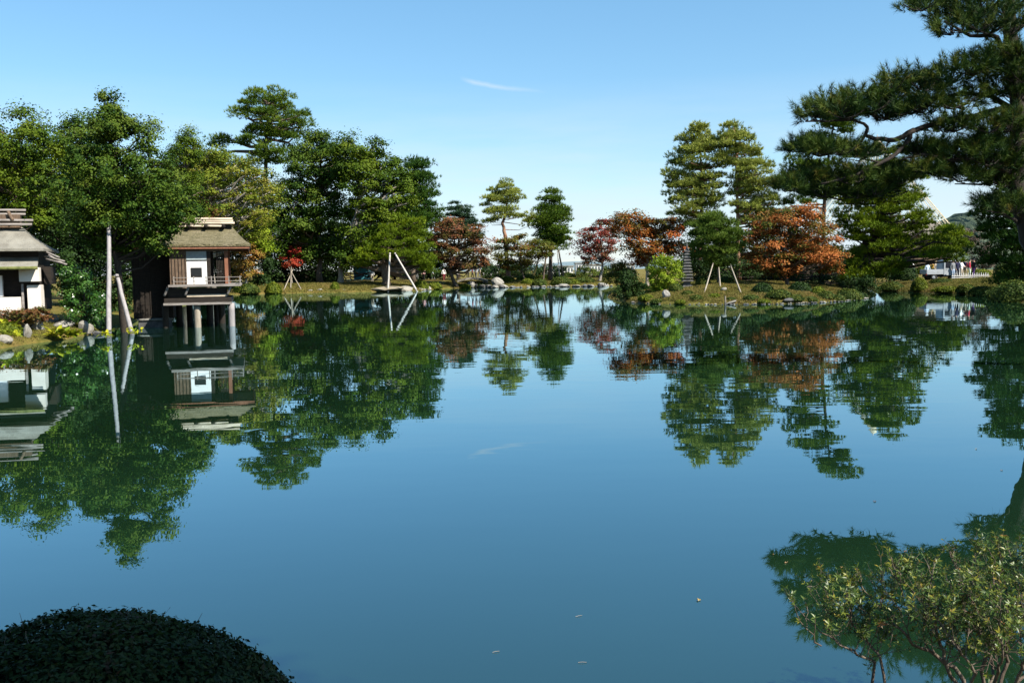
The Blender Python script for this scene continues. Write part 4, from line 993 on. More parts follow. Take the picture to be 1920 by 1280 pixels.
# ------------------------------------------------------------------ clipped shrubs
FB = "clipped shrubs along the far bank"
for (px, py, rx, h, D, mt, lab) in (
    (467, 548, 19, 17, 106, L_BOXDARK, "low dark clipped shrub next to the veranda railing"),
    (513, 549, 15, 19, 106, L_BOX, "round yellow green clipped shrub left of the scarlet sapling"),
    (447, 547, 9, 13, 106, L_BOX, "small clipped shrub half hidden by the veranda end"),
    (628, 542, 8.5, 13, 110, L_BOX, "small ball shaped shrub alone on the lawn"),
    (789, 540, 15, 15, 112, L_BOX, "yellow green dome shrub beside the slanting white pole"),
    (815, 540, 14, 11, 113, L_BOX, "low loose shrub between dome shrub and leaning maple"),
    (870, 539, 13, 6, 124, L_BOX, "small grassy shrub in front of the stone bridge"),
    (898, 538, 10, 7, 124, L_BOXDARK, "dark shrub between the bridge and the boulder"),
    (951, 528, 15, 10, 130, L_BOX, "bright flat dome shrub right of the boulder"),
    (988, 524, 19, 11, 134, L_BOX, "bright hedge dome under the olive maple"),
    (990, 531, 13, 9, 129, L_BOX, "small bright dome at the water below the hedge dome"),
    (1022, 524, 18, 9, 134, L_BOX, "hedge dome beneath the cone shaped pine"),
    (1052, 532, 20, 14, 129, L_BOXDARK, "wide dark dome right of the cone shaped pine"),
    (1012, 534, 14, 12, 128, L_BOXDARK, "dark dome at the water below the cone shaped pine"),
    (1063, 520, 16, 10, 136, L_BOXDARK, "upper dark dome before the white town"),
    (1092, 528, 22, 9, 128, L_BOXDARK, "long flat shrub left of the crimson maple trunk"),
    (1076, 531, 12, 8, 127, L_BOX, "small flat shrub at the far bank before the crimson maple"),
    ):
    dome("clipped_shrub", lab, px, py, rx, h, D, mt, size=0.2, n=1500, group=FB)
IB = "clipped shrubs on the island"
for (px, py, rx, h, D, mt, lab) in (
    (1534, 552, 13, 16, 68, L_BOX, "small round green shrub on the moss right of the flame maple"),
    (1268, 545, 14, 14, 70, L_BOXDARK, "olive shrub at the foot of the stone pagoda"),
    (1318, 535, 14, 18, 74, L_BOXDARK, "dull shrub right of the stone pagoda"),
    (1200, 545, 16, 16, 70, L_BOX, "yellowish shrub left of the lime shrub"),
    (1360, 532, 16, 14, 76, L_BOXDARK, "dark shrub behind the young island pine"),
    (1590, 560, 26, 20, 66, L_BOXDARK, "shaded olive shrub added to darken the shore near the island's right end"),  # dark shrub added where this end of the island lies in shade
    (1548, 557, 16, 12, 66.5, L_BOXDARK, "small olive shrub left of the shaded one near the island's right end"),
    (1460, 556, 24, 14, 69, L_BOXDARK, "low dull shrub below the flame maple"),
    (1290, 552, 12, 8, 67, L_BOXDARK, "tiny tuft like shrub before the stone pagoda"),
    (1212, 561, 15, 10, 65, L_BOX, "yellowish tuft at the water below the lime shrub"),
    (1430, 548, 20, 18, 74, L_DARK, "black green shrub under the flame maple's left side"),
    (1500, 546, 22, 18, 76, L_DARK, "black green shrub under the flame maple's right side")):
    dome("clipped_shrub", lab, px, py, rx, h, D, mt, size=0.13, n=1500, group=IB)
for k, (px, py, rx, h, D, mt, lab) in enumerate((
    (1232, 566, 13, 7, 63.6, L_BOXDARK, "low dark tuft at the island shore below the grey boulder"),
    (1276, 567, 10, 6, 63.4, L_BOX, "flat mossy tuft at the island shore left of the short stake"),
    (1306, 560, 13, 8, 65.0, L_BOXDARK, "low olive tuft left of the young pine's stake"),
    (1340, 556, 11, 7, 66.0, L_BOX, "small mossy tuft between the young pine's stakes"),
    (1372, 562, 12, 6, 64.6, L_BOXDARK, "flat olive tuft above the short stake"),
    (1408, 560, 15, 9, 65.2, L_BOXDARK, "low olive tuft right of the young pine's stakes"),
    (1432, 566, 12, 6, 63.8, L_BOX, "mossy tuft at the island shore below the flame maple's left side"),
    (1490, 561, 17, 10, 64.8, L_BOXDARK, "dark tuft at the island shore under the flame maple's middle"),
    (1520, 564, 13, 8, 64.2, L_BOXDARK, "dark tuft at the island shore right of the maple's middle"),
    (1568, 562, 15, 11, 64.8, L_BOXDARK, "dark tuft at the island shore left of the shaded olive shrub"),
    (1612, 559, 16, 12, 65.4, L_DARK, "blackish tuft at the tip of the island's right end"))):
    dome("clipped_shrub", lab, px, py, rx, h, D, mt, size=0.12, n=700, group=IB)
RB = "clipped shrubs on the right bank"
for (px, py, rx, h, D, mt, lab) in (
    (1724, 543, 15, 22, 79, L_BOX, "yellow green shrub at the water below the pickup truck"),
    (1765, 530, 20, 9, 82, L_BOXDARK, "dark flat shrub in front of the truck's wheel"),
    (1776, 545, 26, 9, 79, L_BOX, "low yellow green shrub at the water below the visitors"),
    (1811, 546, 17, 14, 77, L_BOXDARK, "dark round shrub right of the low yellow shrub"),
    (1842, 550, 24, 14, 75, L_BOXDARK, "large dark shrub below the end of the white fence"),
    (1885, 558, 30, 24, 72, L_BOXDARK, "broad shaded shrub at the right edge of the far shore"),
    (1905, 590, 46, 40, 57, L_BOXDARK, "big dark shrub added for shade at the water by the right frame edge"),  # this and the next are dark shrubs added for the corner's shade
    (1860, 566, 26, 18, 66, L_BOXDARK, "dark shrub added for shade left of the big one at the right frame edge"),
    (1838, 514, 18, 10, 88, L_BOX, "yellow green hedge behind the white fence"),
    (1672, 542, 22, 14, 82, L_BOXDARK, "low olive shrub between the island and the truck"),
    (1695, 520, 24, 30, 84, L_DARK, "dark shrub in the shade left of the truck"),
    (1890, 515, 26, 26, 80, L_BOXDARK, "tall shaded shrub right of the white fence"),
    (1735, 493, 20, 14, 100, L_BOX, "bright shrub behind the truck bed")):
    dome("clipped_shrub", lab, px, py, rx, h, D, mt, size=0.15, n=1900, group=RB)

# ------------------------------------------------------------------ stones
random.seed(21)
def shore_stones(group, label, pts, n, smin, smax, mats, into=0.0):
    P = np.array(pts); seg = np.linalg.norm(np.diff(P, axis=0), axis=1); cum = np.concatenate(([0], np.cumsum(seg)))
    for i in range(n):
        t = (i + random.uniform(0.1, 0.9)) / n * cum[-1]
        x, y = np.interp(t, cum, P[:, 0]), np.interp(t, cum, P[:, 1])
        s = smin + (smax - smin) * random.random() ** 1.6
        rock("shore_stone", label, (x + random.uniform(-.2, .2), y + random.uniform(-0.1, 0.3) + into, 0.02 + 0.15 * s), (s * random.uniform(.8, 1.5), s * random.uniform(.7, 1.1), s * random.uniform(.35, .7)), random.choice(mats), group)
FARPTS = [g2(440, 552), g2(520, 550), g2(620, 548.5), g2(700, 547), g2(790, 544.5), g2(812, 542)]
shore_stones("stones along the lawn shore", "rounded pale stone in the row edging the lawn shore", FARPTS, 52, 0.14, 0.6, [STONE, STONE, STONE_PALE])
shore_stones("stones along the far middle shore", "grey stone in the row edging the far middle shore", [g2(905, 538.8), g2(930, 539.6), g2(1000, 538.4), g2(1100, 537.4), g2(1150, 536.3)], 46, 0.12, 0.6, [STONE, STONE_DARK, STONE_DARK, STONE])
shore_stones("pebbly stones along the island shore", "small stone in the row edging the island shore", [g2(1185, 567.5), g2(1240, 570), g2(1300, 571.2), g2(1400, 571.2), g2(1500, 569.7), g2(1570, 566.2), g2(1625, 560)], 120, 0.04, 0.13, [STONE, STONE_DARK, STONE_DARK, STONE_PALE])
EARTH = mat_rough("bare_earth", [(0.14, 0.115, 0.075), (0.20, 0.17, 0.12), (0.26, 0.22, 0.165)], 2.0, bump=0.5, dist=0.06)
def rk(label, px, py, D, rx, h, mat, cat="boulder"):
    D = GP(px, py, D * 0.85, D * 1.1) or D
    p = W(px, py, D); g = max(gh(p[0], p[1]), -0.1)
    a = M(rx, D)
    return rock("boulder", label, (p[0], p[1], g + M(h, D) * 0.3), (a, a * 0.8, M(h, D) * 0.75), mat, None, cat)
rk("large grey pointed boulder at the far bank right of the bridge", 932, 536, 124, 14, 17, STONE)
rk("round grey boulder below the stone bridge", 882, 537, 125, 9, 10, STONE)
rk("small pale boulder beside the round one below the bridge", 893, 538, 124, 6, 6, STONE_PALE)
rk("broad pale rock mound under the spreading pine", 728, 543, 112, 38, 7, EARTH).rotation_euler = (0, 0, 0.3)
rk("low pale rock at the foot of the slanting white pole", 760, 545, 111, 16, 9, STONE_PALE)
rk("pitted grey boulder on the island near the lime shrub", 1249, 558, 64.8, 10, 15, STONE)
rk("flat pale stone on the island moss between the stakes", 1357, 545, 68, 8, 6, STONE_PALE)
rk("dark low stone at the island shore under the flame maple", 1478, 566, 63.5, 12, 6, STONE_DARK)
rk("flat slab stone at the island water's edge near the short stake", 1372, 568, 63.2, 14, 3, STONE_PALE)
for lab, px, py, D, rx, h, mt in (
    ("pale angular rock below the hut's lit corner wall", 92, 604, 35.4, 20, 16, STONE_PALE),
    ("flat rock shelf right of the pale angular rock", 120, 612, 35.2, 26, 12, STONE),
    ("rounded grey rock at the water between hut and upright pole", 160, 622, 34.8, 16, 22, STONE_PALE),
    ("grey block under the hut corner", 72, 618, 34.6, 12, 26, STONE),
    ("pale rock at the waterline under the yellow plants", 52, 632, 33.6, 10, 26, STONE_PALE),
    ("low rock at the left frame edge waterline", 8, 640, 33.2, 16, 12, STONE_PALE),
    ("dark rock in the shade behind the upright pole", 190, 610, 37.2, 22, 12, STONE_DARK)):
    rk(lab, px, py, D, rx, h, mt)
a = G(284, 614)
land_ = thing("stone_landing", "dark stone landing block in the water beneath the tea house", "stone block", (a[0], a[1], 0))
MB().box(a[0] - 0.58, a[0] + 0.6, a[1], a[1] + 0.9, -0.4, 0.30).build("block", STONE_DARK, land_, bevel=0.04)
MB().box(a[0] - 0.62, a[0] + 0.66, a[1] - 0.05, a[1] + 0.95, 0.30, 0.38).build("top_slab", STONE, land_, bevel=0.02)

# ------------------------------------------------------------------ stone pagoda
pg = W(1288, 530, 67.5)
pgz = gh(pg[0], pg[1])
pag = thing("stone_pagoda", "slender many tiered dark stone pagoda on the island", "pagoda", (pg[0], pg[1], pgz))
ztop = W(1289, 455, 67.5)[2]
Hh = ztop - pgz
MB().box(pg[0] - .33, pg[0] + .33, pg[1] - .33, pg[1] + .33, pgz - .1, pgz + .16).build("base", STONE_DARK, pag, bevel=0.02)
MB().box(pg[0] - .22, pg[0] + .22, pg[1] - .22, pg[1] + .22, pgz + .16, pgz + .42).build("body", STONE_DARK, pag, bevel=0.02)
nT = 11; z_ = pgz + .42; step = (Hh - .42 - .45) / nT
for i in range(nT):
    hw = .40 - .022 * i; bw = hw * .55
    V = [(-hw, -hw, 0.02), (hw, -hw, 0.02), (hw, hw, 0.02), (-hw, hw, 0.02), (-hw, -hw, .07), (hw, -hw, .07), (hw, hw, .07), (-hw, hw, .07), (-bw, -bw, step * .62), (bw, -bw, step * .62), (bw, bw, step * .62), (-bw, bw, step * .62)]
    MB().add([(pg[0] + v[0], pg[1] + v[1], z_ + v[2]) for v in V], [(3, 2, 1, 0), (0, 1, 5, 4), (1, 2, 6, 5), (2, 3, 7, 6), (3, 0, 4, 7), (4, 5, 9, 8), (5, 6, 10, 9), (6, 7, 11, 10), (7, 4, 8, 11), (8, 9, 10, 11)]).build("tier_roof", STONE_DARK, pag)
    MB().box(pg[0] - bw * .85, pg[0] + bw * .85, pg[1] - bw * .85, pg[1] + bw * .85, z_ + step * .6, z_ + step * 1.05).build("tier_block", STONE_DARK, pag)
    z_ += step
MB().lathe((pg[0], pg[1], z_), [(.07, 0), (.05, .05), (.08, .1), (.05, .15), (.07, .2), (.045, .25), (.055, .3), (.015, .45)]).build("finial", STONE_DARK, pag)

# ------------------------------------------------------------------ stone bridge on the far bank
ba, bb = W(858, 524, 130), W(914, 526, 130)
br = thing("stone_bridge", "low arched stone slab bridge where visitors stand on the far bank", "bridge", ((ba[0] + bb[0]) / 2, 130, 0.5))
mb = MB(); n = 10
zb = W(886, 520, 130)[2]
for i in range(n):
    t0, t1 = i / n, (i + 1) / n
    za, zc = zb - .35 * (2 * t0 - 1) ** 2, zb - .35 * (2 * t1 - 1) ** 2
    xa, xb = ba[0] + (bb[0] - ba[0]) * t0, ba[0] + (bb[0] - ba[0]) * t1
    mb.add([(xa, 129.2, za - .28), (xb, 129.2, zc - .28), (xb, 131.6, zc - .28), (xa, 131.6, za - .28), (xa, 129.2, za), (xb, 129.2, zc), (xb, 131.6, zc), (xa, 131.6, za)],
           [(3, 2, 1, 0), (4, 5, 6, 7), (0, 1, 5, 4), (2, 3, 7, 6)] + ([(3, 0, 4, 7)] if i == 0 else []) + ([(1, 2, 6, 5)] if i == n - 1 else []))
mb.build("slab", STONE_PALE, br)
for px in (862, 886, 910):
    p = W(px, 524, 130.4); MB().box(p[0] - .35, p[0] + .35, 129.5, 131.3, -0.4, zb - .5).build("pier", STONE, br)

# ------------------------------------------------------------------ pickup truck on the right bank
KD = 86.0
def kx(px): return float(W(px, 505, KD)[0])
kg = gh(kx(1765), KD)
trk = thing("pickup_truck", "small light grey pickup truck parked behind the visitors", "truck", (kx(1765), KD, kg))
TR_W = mat_plain("truck_paint", (0.36, 0.39, 0.42), 0.35, 0.5); TR_G = mat_plain("truck_glass", (0.02, 0.022, 0.03), 0.08, 0.6); RUB = mat_plain("tyre_rubber", (0.02, 0.02, 0.02), 0.8, 0.2); STEEL = mat_plain("wheel_steel", (0.45, 0.45, 0.46), 0.4, 0.5, 0.6)
LAMP = mat_plain("lamp_lens", (0.75, 0.74, 0.68), 0.2, 0.6); LAMPR = mat_plain("tail_lens", (0.35, 0.02, 0.015), 0.3, 0.5)
x0, x1 = kx(1732), kx(1800); xc = kx(1763); wy = 1.45
def prism(prof, y0, y1):
    n = len(prof); V = [(x, y0, z) for x, z in prof] + [(x, y1, z) for x, z in prof]
    return MB().add(V, [tuple(range(n)), tuple(range(2 * n - 1, n - 1, -1))] + [((i + 1) % n, i, n + i, n + (i + 1) % n) for i in range(n)])
cz = kg
prism([(xc, cz + .42), (x1 - .05, cz + .42), (x1, cz + .6), (x1 - .02, cz + 1.0), (x1 - .42, cz + 1.75), (x1 - .55, cz + 1.82), (xc + .05, cz + 1.82), (xc, cz + 1.75)], KD - wy / 2, KD + wy / 2).build("cab", TR_W, trk, bevel=0.04)
prism([(xc + .14, cz + 1.08), (x1 - .16, cz + 1.08), (x1 - .46, cz + 1.68), (xc + .14, cz + 1.68)], KD - wy / 2 - .006, KD - wy / 2 + .02).build("side_window", TR_G, trk)
prism([(x1 - .035, cz + 1.05), (x1 - .01, cz + 1.06), (x1 - .40, cz + 1.72), (x1 - .425, cz + 1.71)], KD - wy / 2 + .1, KD + wy / 2 - .1).build("windscreen", TR_G, trk)
MB().box(x0, xc - .03, KD - wy / 2, KD + wy / 2, cz + .55, cz + .66).build("bed_floor", TR_W, trk)
MB().box(x0, xc - .03, KD - wy / 2, KD - wy / 2 + .05, cz + .661, cz + .98).build("bed_side", TR_W, trk, bevel=0.01)
MB().box(x0, xc - .03, KD + wy / 2 - .05, KD + wy / 2, cz + .661, cz + .98).build("bed_side", TR_W, trk, bevel=0.01)
MB().box(x0 - .04, x0 - .001, KD - wy / 2, KD + wy / 2, cz + .6, cz + .98).build("tailgate", TR_W, trk, bevel=0.01)
MB().box(xc - .08, xc - .02, KD - wy / 2 + .1, KD + wy / 2 - .1, cz + .662, cz + 1.7).build("guard_frame", TR_W, trk)
MB().box(x0 + .1, x1 - .2, KD - wy / 2 + .2, KD + wy / 2 - .2, cz + .3, cz + .54).build("chassis", RUB, trk)
for wx in (x0 + .62, x1 - .5):
    for yy in (KD - wy / 2 - .01, KD + wy / 2 - .14):
        w_ = MB()
        k = 18; V = []; Fs = []
        for (r_, y_) in ((.16, .0), (.26, .0), (.28, .03), (.28, .12), (.26, .15), (.16, .15)):
            V += [(wx + r_ * math.cos(2 * math.pi * j / k), yy + y_, cz + .28 + r_ * math.sin(2 * math.pi * j / k)) for j in range(k)]
        for i in range(5): Fs += [(i * k + j, i * k + (j + 1) % k, (i + 1) * k + (j + 1) % k, (i + 1) * k + j) for j in range(k)]
        wh = w_.add(V, Fs).build("wheel", RUB, trk, smooth=True)
        V = [(wx + .165 * math.cos(2 * math.pi * j / k), yy + .03, cz + .28 + .165 * math.sin(2 * math.pi * j / k)) for j in range(k)] + [(wx, yy + .01, cz + .28)]
        rim = MB().add(V, [(j, (j + 1) % k, k) for j in range(k)]).build("rim", STEEL, trk); rim.parent = wh
MB().box(x1 - .06, x1 + .006, KD - wy / 2 + .08, KD - wy / 2 + .3, cz + .68, cz + .84).build("headlight", LAMP, trk)
MB().box(x1 - .06, x1 + .006, KD + wy / 2 - .3, KD + wy / 2 - .08, cz + .68, cz + .84).build("headlight", LAMP, trk)
MB().box(x0 - .06, x0 - .03, KD - wy / 2 + .02, KD - wy / 2 + .18, cz + .48, cz + .6).build("tail_light", LAMPR, trk)
MB().box(x0 - .06, x0 - .03, KD + wy / 2 - .18, KD + wy / 2 - .02, cz + .48, cz + .6).build("tail_light", LAMPR, trk)
MB().box(x1 - .12, x1 + .06, KD - wy / 2 - .14, KD - wy / 2 - .02, cz + 1.15, cz + 1.35).build("mirror", RUB, trk)
MB().box(xc + .16, xc + .3, KD - wy / 2 - .012, KD - wy / 2 - .001, cz + .95, cz + .98).build("door_handle", RUB, trk)

# ------------------------------------------------------------------ low white fence
FENW = mat_plain("white_fence_paint", (0.62, 0.61, 0.58), 0.7, 0.3)
fd = 83.5
fa, fb = W(1786, 522, fd), W(1852, 522, fd)
fg = gh((fa[0] + fb[0]) / 2, fd)
fen = thing("low_fence", "low white post and rail fence in front of the visitors", "fence", ((fa[0] + fb[0]) / 2, fd, fg))
for i in range(17):
    x = fa[0] + (fb[0] - fa[0]) * i / 16
    MB().tube([(x, fd, gh(x, fd) - .1), (x, fd, fg + .5 + (0.05 if i % 2 else 0))], .032, 7).build("post", FENW, fen)
for z in (.12, .28):
    MB().tube([(fa[0] - .1, fd - .06, fg + z), ((fa[0] + fb[0]) / 2, fd - .06, fg + z + .01), (fb[0] + .1, fd - .06, fg + z)], .03, 7).build("rail", FENW, fen)

# ------------------------------------------------------------------ people
SKIN = mat_plain("skin", (0.50, 0.32, 0.23), 0.6, 0.3)
HAIRM = mat_plain("hair_black", (0.012, 0.010, 0.010), 0.5, 0.4)
SHOE = mat_plain("shoe_dark", (0.03, 0.028, 0.026), 0.6, 0.3)
def cloth(name, c):
    return MATS.get("cloth_" + name) or mat_rough("cloth_" + name, [tuple(.8 * x for x in c), c, tuple(min(1, 1.1 * x) for x in c)], 6, bump=0.15, rough=0.9)
def body_mesh(pose):
    """one continuous body grown with the skin modifier, 1.66 m tall"""
    v = {'pel': (0, 0, .92), 'sp': (0, .01, 1.08), 'ch': (0, .01, 1.27), 'nk': (0, 0, 1.42), 'hd0': (0, -.01, 1.49), 'hd': (0, -.02, 1.57), 'ht': (0, -.01, 1.63)}
    rd = {'pel': (.15, .115), 'sp': (.135, .10), 'ch': (.155, .115), 'nk': (.055, .055), 'hd0': (.065, .075), 'hd': (.078, .095), 'ht': (.055, .07)}
    ed = [('pel', 'sp'), ('sp', 'ch'), ('ch', 'nk'), ('nk', 'hd0'), ('hd0', 'hd'), ('hd', 'ht')]
    st = {'stand': .0, 'walk': .17, 'lean': .05}[pose]
    for s, n in ((-1, 'l'), (1, 'r')):
        fwd = st * s
        v['hp' + n] = (s * .09, 0, .84); v['kn' + n] = (s * .10, -.5 * fwd - .03, .47); v['an' + n] = (s * .10, -fwd + .02, .09); v['to' + n] = (s * .115, -fwd - .13, .04)
        rd['hp' + n] = (.092, .092); rd['kn' + n] = (.062, .062); rd['an' + n] = (.044, .046); rd['to' + n] = (.042, .032)
        ed += [('pel', 'hp' + n), ('hp' + n, 'kn' + n), ('kn' + n, 'an' + n), ('an' + n, 'to' + n)]
        if pose == 'lean': el_, ha = (s * .24, -.10, 1.10), (s * .12, -.30, 1.08)
        else: el_, ha = (s * .25, .03 + .3 * fwd, 1.10), (s * .26, -.06 + .6 * fwd, .87)
        v['sh' + n] = (s * .175, .01, 1.345); v['el' + n] = el_; v['wr' + n] = ha
        v['fi' + n] = tuple(np.array(ha) + np.array((0, -.03, -.09)) if pose != 'lean' else np.array(ha) + np.array((-s * .05, -.05, -.02)))
        rd['sh' + n] = (.062, .062); rd['el' + n] = (.046, .046); rd['wr' + n] = (.032, .032); rd['fi' + n] = (.03, .018)
        ed += [('ch', 'sh' + n), ('sh' + n, 'el' + n), ('el' + n, 'wr' + n), ('wr' + n, 'fi' + n)]
    ks = list(v); me = bpy.data.meshes.new("body"); me.from_pydata([v[k] for k in ks], [(ks.index(a), ks.index(b)) for a, b in ed], [])
    o = bpy.data.objects.new("tmp", me); COL.objects.link(o)
    o.modifiers.new("s", 'SKIN'); sd = o.modifiers.new("d", 'SUBSURF'); sd.levels = 1; sd.render_levels = 1
    for i, k in enumerate(ks):
        d = me.skin_vertices[0].data[i]; d.radius = rd[k]; d.use_root = (k == 'pel')
    dg = bpy.context.evaluated_depsgraph_get(); out = bpy.data.meshes.new_from_object(o.evaluated_get(dg))
    bpy.data.objects.remove(o); bpy.data.meshes.remove(me)
    out.name = "body"
    return out
BODY = {k: body_mesh(k) for k in ('stand', 'walk', 'lean')}
def person(label, px, D, pose, top, legs, hat=None, rz=0.0, h=1.0, group=None, py=None, bag=None):
    p = W(px, 505, D); g = gh(p[0], p[1])
    if py is not None: g = W(px, py, D)[2]
    me = BODY[pose].copy(); me.materials.clear()
    for m in (cloth(*legs), cloth(*top), SKIN, SHOE): me.materials.append(m)
    for pl in me.polygons:
        c = pl.center
        arm = abs(c.x) > .165 and c.z < 1.30
        if c.z > 1.415 or (abs(c.x) > .2 and c.z < .90) or (pose == 'lean' and c.y < -.24 and c.z > 1.0): pl.material_index = 2
        elif c.z > .93 or (arm and c.z > .8): pl.material_index = 1
        elif c.z < .075: pl.material_index = 3
        else: pl.material_index = 0
        pl.use_smooth = True
    root = thing("person", label, "person", (p[0], p[1], g), group)
    root.rotation_euler.z = rz; root.scale = (h, h, h)
    b = link("body", me, root)
    hb = MB()
    prof = [(.088, -.02), (.102, .03), (.09, .075), (.05, .105), (.01, .113)] if not hat else [(.19, .015), (.185, .03), (.10, .045), (.095, .11), (.05, .135), (.01, .138)]
    hb.lathe((0, 0.012, 1.565), prof, 12)
    o = hb.build("hat" if hat else "hair", cloth(*hat) if hat else HAIRM, None, smooth=True); o.parent = root; o.location = (0, 0, 0)
    # face: nose, eyes
    fb_ = MB(); fb_.tube([(0, -.108, 1.57), (0, -.128, 1.545)], [.008, .014], 5); o = fb_.build("nose", SKIN); o.parent = root; o.location = (0, 0, 0)
    for s in (-1, 1):
        e = MB(); e.lathe((s * .032, -.100, 1.572), [(.002, -.008), (.011, 0), (.002, .008)], 6); o = e.build("eye", HAIRM); o.parent = root; o.location = (0, 0, 0)
    if bag:
        e = MB(); e.box(-.15, .15, .12, .26, 1.0, 1.38); o = e.build("backpack", cloth(*bag), bevel=0.04); o.parent = root; o.location = (0, 0, 0)
    return root
WHT = ("white", (.72, .71, .70)); NAVY = ("navy", (.02, .022, .06)); GREY = ("grey", (.16, .17, .18)); JEAN = ("pale_denim", (.30, .38, .50)); BEIGE = ("beige", (.42, .36, .28)); REDC = ("red", (.42, .03, .06)); PURP = ("purple", (.07, .03, .13)); YEL = ("mustard", (.50, .30, .05)); PINK = ("pink", (.62, .36, .38)); BLK = ("black", (.015, .015, .018)); STRAW = ("straw", (.52, .40, .22)); MINT = ("mint", (.50, .62, .52)); LBLUE = ("pale_blue", (.42, .52, .64)); MAROON = ("maroon", (.18, .03, .04))
GVT = "visitors by the pickup truck"
person("person in dark grey jacket and pale jeans standing nearest the truck cab", 1787, 84.3, 'stand', GREY, JEAN, None, .4, 1.06, GVT)
person("person all in navy just behind the grey jacket", 1794.5, 85.0, 'stand', NAVY, NAVY, None, 2.9, 1.06, GVT)
person("person in white top and white hat with beige trousers", 1803, 84.4, 'lean', WHT, BEIGE, WHT, .7, 1.02, GVT)
person("person with white hat partly hidden behind the white topped one", 1809.5, 85.2, 'stand', NAVY, BEIGE, WHT, 2.4, 1.05, GVT)
person("person in red jacket with mint trousers", 1818, 84.5, 'stand', REDC, MINT, None, 1.2, 1.03, GVT, bag=MAROON)
person("person in black jacket and purple trousers right of the red jacket", 1825.5, 84.9, 'walk', BLK, PURP, None, -1.2, 1.03, GVT)
person("person in pale hat behind the truck's tail", 1739, 89.0, 'stand', LBLUE, GREY, WHT, .2, 1.0, GVT)
person("person in mustard top behind the truck bed", 1747.5, 89.4, 'stand', YEL, GREY, None, -.3, 1.0, GVT)
person("person in straw hat behind the truck bed beside the cab", 1756, 89.0, 'stand', BEIGE, GREY, STRAW, .5, 1.04, GVT)
person("person in dark clothes and white hat in the shade left of the truck", 1711, 87.0, 'lean', NAVY, GREY, WHT, -1.0, 1.0, GVT)
GF = "visitors on the far bank"
for lab, px, D, pose, top, legs, rz, h in (
    ("person in white beside the trunk of the spreading pine", 697, 119, 'stand', WHT, BEIGE, .3, 1.0),
    ("person in black behind the slanting white pole", 782, 134, 'stand', BLK, GREY, .6, 1.0),
    ("person in pink top behind the dome shrub", 794, 133, 'stand', PINK, BLK, -.5, 1.02),
    ("person in pale blue top left of the leaning maple", 812, 133.5, 'walk', LBLUE, GREY, 1.2, 1.02),
    ("person in white jacket behind the leaning trunk", 832, 132.5, 'stand', WHT, MAROON, .2, 1.03),
    ("person in pink jacket left of the bridge", 847, 132.8, 'walk', PINK, BEIGE, -1.2, 1.03),
    ("person in white with red scarfed look at the bridge's left end", 857, 131.8, 'stand', WHT, BLK, .9, 1.02),
    ("person in bright white shirt on the bridge", 877, 131, 'stand', WHT, BLK, .1, 1.05),
    ("person in maroon jacket on the bridge", 885.5, 131, 'walk', MAROON, BLK, 1.4, 1.03),
    ("person in pale grey top at the bridge's right end", 892.5, 131.2, 'stand', ("pale_grey", (.45, .45, .44)), GREY, -.7, 1.0),
    ("person in beige top furthest right at the bridge", 899, 131.4, 'walk', BEIGE, GREY, -1.3, 1.0)):
    person(lab.replace("with red scarfed look ", ""), px, D, pose, top, legs, None, rz, h, GF, py=523 if 860 < px < 905 else None)

# ------------------------------------------------------------------ far buildings and hills
CITY = mat_rough("city_render", [(0.60, 0.57, 0.52), (0.70, 0.68, 0.63), (0.76, 0.74, 0.70)], 0.3, bump=0.0)
CITYW = mat_plain("city_window", (0.10, 0.12, 0.14), 0.3, 0.5)
def block(label, px0, px1, pyt, D, depth=8, nw=5, ns=2, gable=None):
    a, b = W(px0, 500, D)[0], W(px1, 500, D)[0]; zt = W((px0 + px1) / 2, pyt, D)[2]; zb_ = -2.5
    root = thing("town_building", label, "building", ((a + b) / 2, D, zb_), "pale town buildings beyond the far bank")
    MB().box(a, b, D, D + depth, zb_, zt).build("wall", CITY, root)
    MB().box(a - .3, b + .3, D - .3, D + depth + .3, zt, zt + .35).build("roof", STONE_PALE, root)
    for s in range(ns):
        for i in range(nw):
            w = (b - a) / nw; x = a + w * (i + .5); z = zt - 1.2 - 2.6 * s
            if z - .6 < zb_: continue
            MB().box(x - w * .3, x + w * .3, D - .05, D + .1, z - .6, z + .6).build("window", CITYW, root)
block("pale town building left of the cone shaped pine's trunk", 1018, 1030, 496, 330, 8, 3)
block("low wide white town building between the cone shaped pine and crimson maple", 1036, 1075, 500, 340, 9, 7)
block("taller white town building left of the crimson maple", 1080, 1100, 494, 360, 9, 4, 3)
block("stepped white town building behind the crimson maple trunk", 1098, 1126, 497, 350, 9, 5)
block("pale town building glimpsed between crimson maple and island", 1150, 1190, 496, 320, 9, 5)
block("pale town building behind the umbrella pine's maple", 905, 935, 500, 330, 9, 4)
# teal roofed pavilion behind the far trees
tea = thing("teal_tent", "teal roofed market tent behind the far trees", "tent", (W(672, 500, 140)[0], 140, 1))
TEALM = mat_plain("teal_canvas", (0.05, 0.20, 0.24), 0.7, 0.3)
a, b = W(655, 500, 140)[0], W(692, 500, 140)[0]
zt, zm, zb_ = W(672, 492, 140)[2], W(672, 495, 140)[2], W(672, 512, 140)[2]
MB().add([(a, 140, zm), (b, 140, zm), (b, 144, zm), (a, 144, zm), (a + .4, 142, zt + .3), (b - .4, 142, zt + .3)], [(0, 1, 5, 4), (2, 3, 4, 5), (1, 2, 5), (3, 0, 4), (3, 2, 1, 0)]).build("roof", TEALM, tea)
MB().box(a + .1, b - .1, 143.5, 143.6, zb_ - 1, zm - .01).build("back_curtain", TEALM, tea)
for x in (a + .1, b - .1):
    for y in (140.1, 143.4): MB().tube([(x, y, 0.8), (x, y, zm - .01)], .05, 6).build("pole", FENW, tea)
